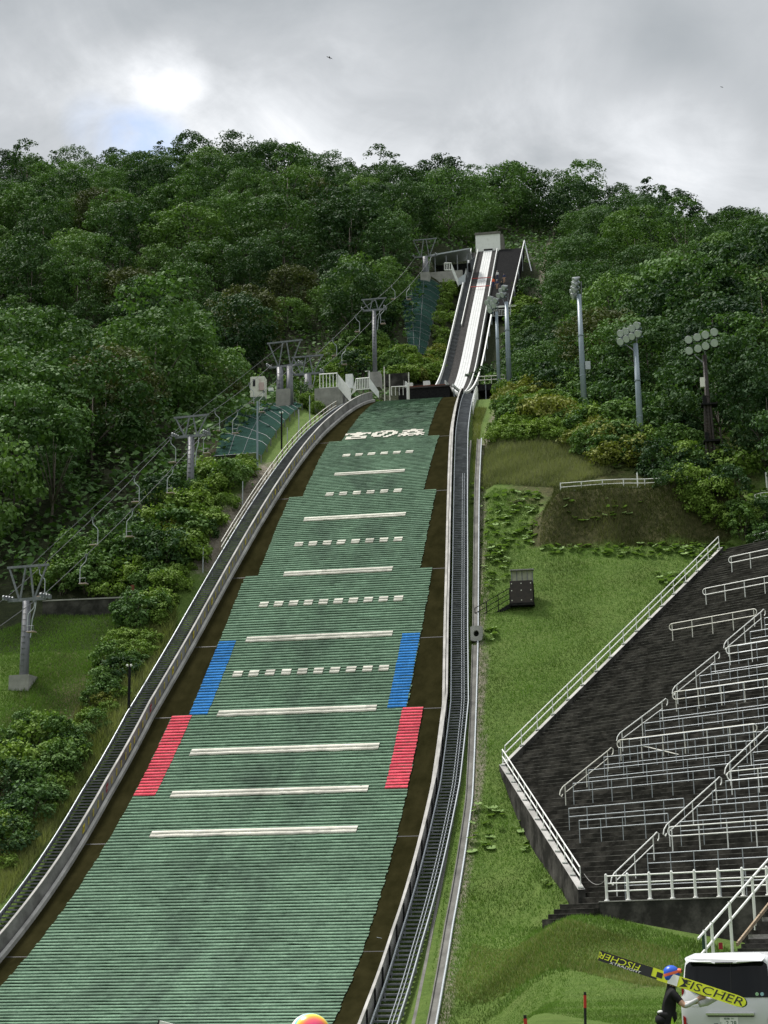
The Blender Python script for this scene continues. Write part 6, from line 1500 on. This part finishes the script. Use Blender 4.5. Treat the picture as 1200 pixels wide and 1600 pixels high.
def spectator():
    Y = 11.0; p = at(482, 1600, Y); gz = float(ground(p[0], p[1])); ztop = at(482, 1583, Y)[2]; h = ztop-gz
    root = empty('person', (p[0], p[1], gz), rz=.12, label='person in a white helmet with a rainbow patch, at the bottom edge', cat='person'); root['_o'] = (0, 0, 0)
    J = rest_pose(h-.03); body(J, [M['cloth_white'], M['skin'], M['cloth_navy']], lambda a, b, c: 1 if b in ('head', 'crown', 'hl', 'hr') or a == 'neck' else 2 if c[2] < J['pelvis'][2] else 0, root)
    c = np.array(J['head'])+np.array([0, 0, .02]); face_bits(root, c, .09)
    mb = MB(); mb.ell((0, 0, 0), .135, .115, .125, 28, 16, zmin=-.55); o = mb.build('helmet', helmet_mat(), root, smooth=True); o.location = tuple(c+(-.01, 0, h-c[2]-.125))
    hc = c+(-.01, 0, h-c[2]-.125)
    mb = MB(); mb.tube([hc+np.array([.137*math.cos(t), .118*math.sin(t), -.01+.03*math.cos(t)]) for t in np.linspace(-1.0, 1.0, 12)], .02, 6); mb.build('goggle_strap', M['ink'], root)
    mb = MB(); mb.ell(hc+(.125, 0, .0), .035, .08, .04, 14, 8); mb.build('goggles', M['ink_white'], root, smooth=True)
    mb = MB(); mb.tube([hc+np.array([.03+.032*math.cos(t), -.114, .045-.03+.032*math.sin(t)]) for t in np.linspace(0, 6.283, 16)], .009, 6); mb.build('helmet_badge', M['ink_white'], root)
spectator()
def coaches():
    spec = [(777.5, 438, 'cloth_white', 'person in a white cap at the rail of the platform beside the in-run'), (788, 442, 'cloth_navy', 'person in navy standing in the middle of the coach platform'), (771, 449, 'cloth_orange', 'person in an orange vest at the lower left of the coach platform'), (777, 452, 'cloth_navy', 'person in navy with a white cap beside the orange vest'), (784, 454, 'cloth_black', 'person in dark clothes lowest on the coach platform')]
    for px, py, top, lab in spec:
        d = ray(px, py); Ys = np.linspace(242, 272, 400); k = int(np.argmin(np.abs(CAM[2]+d[2]/d[1]*Ys-(inrunZ(Ys)-.1)))); p = at(px, py, Ys[k])
        root = empty('person', tuple(p), rz=-1.9, label=lab, cat='person', group='people on the coach platform'); root['_o'] = (0, 0, 0)
        J = rest_pose(1.7); body(J, [M[top], M['skin'], M['cloth_navy']], lambda a, b, c: 1 if b in ('head', 'crown', 'hl', 'hr') or a == 'neck' else 2 if c[2] < .95 else 0, root)
        mb = MB(); c = np.array(J['head']); mb.ell(c+(-.01, 0, .03), .11, .10, .10, 12, 6, zmin=-.1); mb.build('cap' if 'white' in lab else 'hair', M['cloth_white'] if 'white' in lab else M['ink'], root, smooth=True)
coaches()

# ------------------------------------------------------------------ van, stakes, board, birds
def van():
    Y = 31.8; p = at(1127, 1600, Y); rz = R_(-15); root = empty('van', (p[0]+.1, p[1], -.2), label='white van seen from behind with dark rear glass, parked on the lawn edge', cat='van'); root['_o'] = (0, 0, 0); root.rotation_euler = (0, 0, rz)
    W_ = .845; paint = mat('van_paint', (.55, .56, .57), .25, spec=.5); glass = mat('dark_glass', (.004, .005, .006), .06, spec=.28); trim = mat('black_trim', (.015, .015, .015), .5); chrome = mat('chrome', (.6, .6, .62), .15, 1.0); red = mat('tail_lamp', (.28, .008, .012), .2)
    prof = [(.06, .28), (.0, .42), (.0, .92), (.03, 1.06), (.20, 1.66), (.30, 1.79), (.7, 1.83), (2.6, 1.82), (3.3, 1.70), (4.05, 1.12), (4.55, .98), (4.68, .7), (4.62, .3)]
    me = bmesh.new(); nx = 9; grid = []
    for i in range(nx):
        t = -1+2*i/(nx-1); x = W_*math.copysign(abs(t)**.75, t) if abs(t) < 1 else W_*t; row = []
        for (y, z) in prof:
            inn = .10*max(0, (z-1.0)/.8); edge = .07*abs(t)**6; drop = .05*abs(t)**5*(1 if z > 1.7 else 0)
            row.append(me.verts.new((x*(1-inn), y+(edge if y < .5 else -edge*.8), z-drop)))
        grid.append(row)
    for i in range(nx-1):
        for j in range(len(prof)-1): me.faces.new((grid[i][j], grid[i][j+1], grid[i+1][j+1], grid[i+1][j]))
        me.faces.new((grid[i][-1], grid[i][0], grid[i+1][0], grid[i+1][-1]))
    me.faces.new([grid[0][j] for j in range(len(prof)-1, -1, -1)]); me.faces.new([grid[-1][j] for j in range(len(prof))]); bmesh.ops.recalc_face_normals(me, faces=me.faces)
    mm = bpy.data.meshes.new('body'); me.to_mesh(mm); mm.materials.append(paint); o = bpy.data.objects.new('body', mm); COL.objects.link(o); o.parent = root
    for f in mm.polygons: f.use_smooth = len(f.vertices) == 4
    b = o.modifiers.new('bevel', 'BEVEL'); b.width = .035; b.segments = 3; b.limit_method = 'ANGLE'; b.angle_limit = R_(40)
    def ry(z): return float(np.interp(z, [.42, .92, 1.06, 1.66, 1.79], [0, 0, .03, .20, .30]))
    def P(x, z, e=.02): return np.array([x*(1-.10*max(0, (z-1.0)/.8)), ry(z)+.07*abs(x/W_)**6-e, z])
    def poly(pts, name, m_, e=.012, th=.02):
        mb = MB(); pp = [P(x, z, e) for x, z in pts]; mb.prism(pp, (0, th, 0)); return mb.build(name, m_, root)
    mb = MB(); zs = np.linspace(1.06, 1.68, 13); us = np.linspace(0, 1, 17)
    xl = lambda z: float(np.interp(z, [1.06, 1.08, 1.12, 1.2, 1.34, 1.62, 1.68], [-.12, -.38, -.54, -.70, -.80, -.815, -.74])); xr = lambda z: float(np.interp(z, [1.06, 1.1, 1.62, 1.68], [.80, .815, .815, .74]))
    gv = [P(xl(z)+(xr(z)-xl(z))*u_, z, .016) for z in zs for u_ in us]
    mb.add(gv, [(r_*17+c_, r_*17+c_+1, (r_+1)*17+c_+1, (r_+1)*17+c_) for r_ in range(12) for c_ in range(16)]); mb.build('rear_glass', glass, root, smooth=True)
    poly([(.10, 1.07), (.115, 1.07), (.115, 1.65), (.10, 1.65)], 'glass_divider', trim, .024, .01)
    poly([(.10, .50), (.108, .50), (.108, 1.05), (.10, 1.05)], 'door_gap', trim, .014, .004)
    mb = MB(); mb.prism([(-.74, .12, 1.74), (-.70, .06, 1.68), (-.25, .05, 1.685), (-.2, .07, 1.66), (.2, .07, 1.66), (.25, .05, 1.685), (.70, .06, 1.68), (.74, .12, 1.74), (.6, .30, 1.81), (-.6, .30, 1.81)], (0, .10, .025)); mb.build('roof_spoiler', paint, root, bevel=.015)
    mb = MB(); mb.box((-.16, .055, 1.655), (.16, .075, 1.672)); mb.build('brake_light', trim, root)
    mb = MB(); mb.bar((-.36, -.045, .775), (.52, -.045, .775), .05, .055); mb.build('tailgate_handle', chrome, root, bevel=.012)
    poly([(-.34, .725), (.50, .725), (.50, .748), (-.34, .748)], 'handle_recess', trim, .012, .004)
    poly([(-.12, .55), (.21, .55), (.21, .72), (-.12, .72)], 'licence_plate', M['ink_white'], .02, .012)
    def txt(s, x, z, size, m_, sx=1.0, nm='plate_lettering'):
        V, F = text_mesh(s, size); mb = MB(); mb.add([P(x, z, .026)+np.array([q[0]*sx, 0, q[1]]) for q in V], F); mb.build(nm, m_, root)
    pl = mat('plate_green', (.02, .08, .04), .6); txt('2 28', .085, .61, .115, pl, .95); txt('·', -.03, .615, .1, pl)
    for k, (x0, rows) in enumerate(((-.035, ['#.###', '###.#', '#.#.#', '#.###']), (.02, ['###.#', '#.###', '###.#', '#.#.#']))):
        mb = MB()
        for i, rw in enumerate(rows):
            for j, ch in enumerate(rw):
                if ch == '#': c = P(x0+j*.0085, .706-i*.0095, .027); mb.frame(c, (.0038, 0, 0), (0, .001, 0), (0, 0, .0036))
        mb.build('plate_lettering', pl, root)
    txt('501', .115, .692, .038, pl); txt('む', -.095, .61, .05, pl)
    txt('STEPWGN', -.60, .90, .045, chrome, 1.5, 'badge_lettering')
    for sx in (-1, 1):
        poly([(sx*.80, .30), (sx*.745, .30), (sx*.745, .70), (sx*.80, .74)] if sx > 0 else [(-.80, .74), (-.745, .70), (-.745, .30), (-.80, .30)], 'tail_lamp', red, .02, .03)
        mb = MB(); mb.box((sx*.80-.02, .10, 1.06), (sx*.80+.02, .16, 1.22)); mb.build('upper_lamp', red, root)
    poly([(-.74, .60), (-.16, .60), (-.16, .61), (-.74, .61)], 'crease', trim, .004, .002)
    for x in (.58, .67): mb = MB(); mb.tube([P(x, 1.115, .024), P(x, 1.115, .027)], .033, 12); mb.build('sticker', mat('sticker', (.3, .5, .55) if x > .6 else (.3, .5, .3), .5), root)
    mb = MB(); mb.box((-.86, -.03, .24), (.86, .2, .42)); mb.build('bumper', paint, root, bevel=.03)
    for sx in (-1, 1):
        for y0, y1 in ((.28, 1.25), (1.32, 2.4), (2.48, 3.3)):
            mb = MB(); x0, x1 = sx*(W_*(1-.10*.10)+.004), sx*(W_*(1-.10*.78)+.004)
            mb.add([(x0, y0, 1.08), (x0, y1, 1.08), (x1, y1-.02, 1.60), (x1, y0+.12, 1.60)], [(0, 1, 2, 3)]); mb.build('side_window', glass, root)
        for y in (.95, 3.75):
            mb = MB(); mb.tube([(sx*.62, y, .31), (sx*.83, y, .31)], .31, 20); wv = mb.build('wheel', trim, root); q = MB(); q.tube([(sx*.832, y, .31), (sx*.845, y, .31)], .2, 16); r = q.build('rim', chrome, None); r.parent = wv; KIDS.setdefault(wv.name, []).append(r)
        mb = MB(); mb.box((sx*.86-.02, .4, .72), (sx*.86+.01, 1.1, .75)); mb.build('door_rail', trim, root)
van()
def small_things():
    for px, pt, Y, lab, lean in ((911, 1550, 20.0, 'thin black and red stake with a patterned cloth wrapped round it', (-.06, 0)), (826, 1586, 17.0, 'thin black and red stake showing only its tip at the bottom edge', (.09, 0))):
        t = at(px+3 if px > 900 else 820, pt, Y); g = float(ground(t[0], t[1])); b = np.array([t[0]+lean[0], t[1], g-.2]); root = empty('slalom_stake', tuple(b), label=lab, cat='stake', group='black and red stakes')
        for i in range(6):
            s0, s1 = i/6, (i+1)/6; mb = MB(); mb.tube([t+(b-t)*s0, t+(b-t)*s1], .016, 7); mb.build('red_band' if i == 0 and False else 'shaft', M['ink'], root)
        for s0, s1 in ((.02, .10), (.30, .34)): mb = MB(); mb.tube([t+(b-t)*s0, t+(b-t)*s1], .0175, 7); mb.build('red_band', M['red'], root)
        if px > 900:
            c = t+(b-t)*.27; pm = mat('spotted_cloth', (.02, .02, .02), .8, col2=(.7, .66, .55), vscale=38, lo=.5, hi=.54, detail=1)
            mb = MB(); mb.tube([c+(0, 0, .0), c-(0, 0, .1), c-(0, 0, .28), c-(0, 0, .42)], [.022, .035, .032, .02], 8); mb.build('spotted_cloth', pm, root, smooth=True)
            e = at(1064, 1600, 27); mb = MB(); mb.tube([c-(0, 0, .03)+(np.array(e)-c)*s-np.array([0, 0, .5*s*(1-s)]) for s in np.linspace(0, 1, 12)], .004, 4); tag(mb.build('cord', mat('pale_green_cord', (.35, .42, .2), .7)), 'thin pale cord running from the spotted stake towards the van', 'cord')
    c = at(249.5, 1594.8, 14.0); root = empty('white_board', tuple(c), label='corner of a tilted white board at the bottom edge in front of the mat', cat='board')
    u = np.array([.965, 0, -.24]); v = np.array([-.24, 0, -.965]); mb = MB(); mb.prism([c, c+u*.6, c+u*.6+v*.5, c+v*.5], (0, .02, 0)); mb.build('panel', M['rail_white'], root)
    mb = MB(); mb.prism([c-u*.012-(0, .004, 0), c-(0, .004, 0), c+v*.5-(0, .004, 0), c-u*.012+v*.5-(0, .004, 0)], (0, .028, 0)); mb.build('frame', M['ink'], root)
    g = float(ground(c[0]+.25, c[1])); mb = MB(); mb.tube([c+u*.3+v*.4+(0, .04, 0), (c[0]+.3, c[1]+.04, g-.2)], .02, 6); mb.build('pole', M['galv'], root)
    for px, py, Y, s, lab in ((515, 90, 240, .9, 'dark bird gliding high in the grey sky, left of centre'), (1128, 136, 300, .55, 'distant bird, a speck in the sky at the right')):
        p = at(px, py, Y); root = empty('bird', tuple(p), label=lab, cat='bird'); mb = MB(); mb.ell(p, .12*s, .32*s, .1*s, 10, 7); mb.ell(p+(0, -.36*s, .03*s), .07*s, .1*s, .07*s, 8, 5)
        mb.add([p+(-.03*s, -.08*s, 0), p+(-.03*s, .16*s, 0), p+(-.5*s, .2*s, .26*s), p+(-.62*s, .12*s, .34*s), p+(-.42*s, -.08*s, .24*s)], [(0, 1, 2, 3, 4)]); mb.add([p+(.03*s, -.08*s, 0), p+(.03*s, .16*s, 0), p+(.42*s, .2*s, -.20*s), p+(.56*s, .1*s, -.34*s), p+(.36*s, -.08*s, -.16*s)], [(0, 1, 2, 3, 4)]); mb.add([p+(0, .28*s, 0), p+(-.09*s, .52*s, 0), p+(.09*s, .52*s, 0)], [(0, 1, 2)])
        mb.build('bird_body', M['ink'], root)
small_things()
# the first of each plant kind was only the source of the copies
for t in TREES:
    for c in KIDS.get(t.name, []): bpy.data.objects.remove(c)
    bpy.data.objects.remove(t)
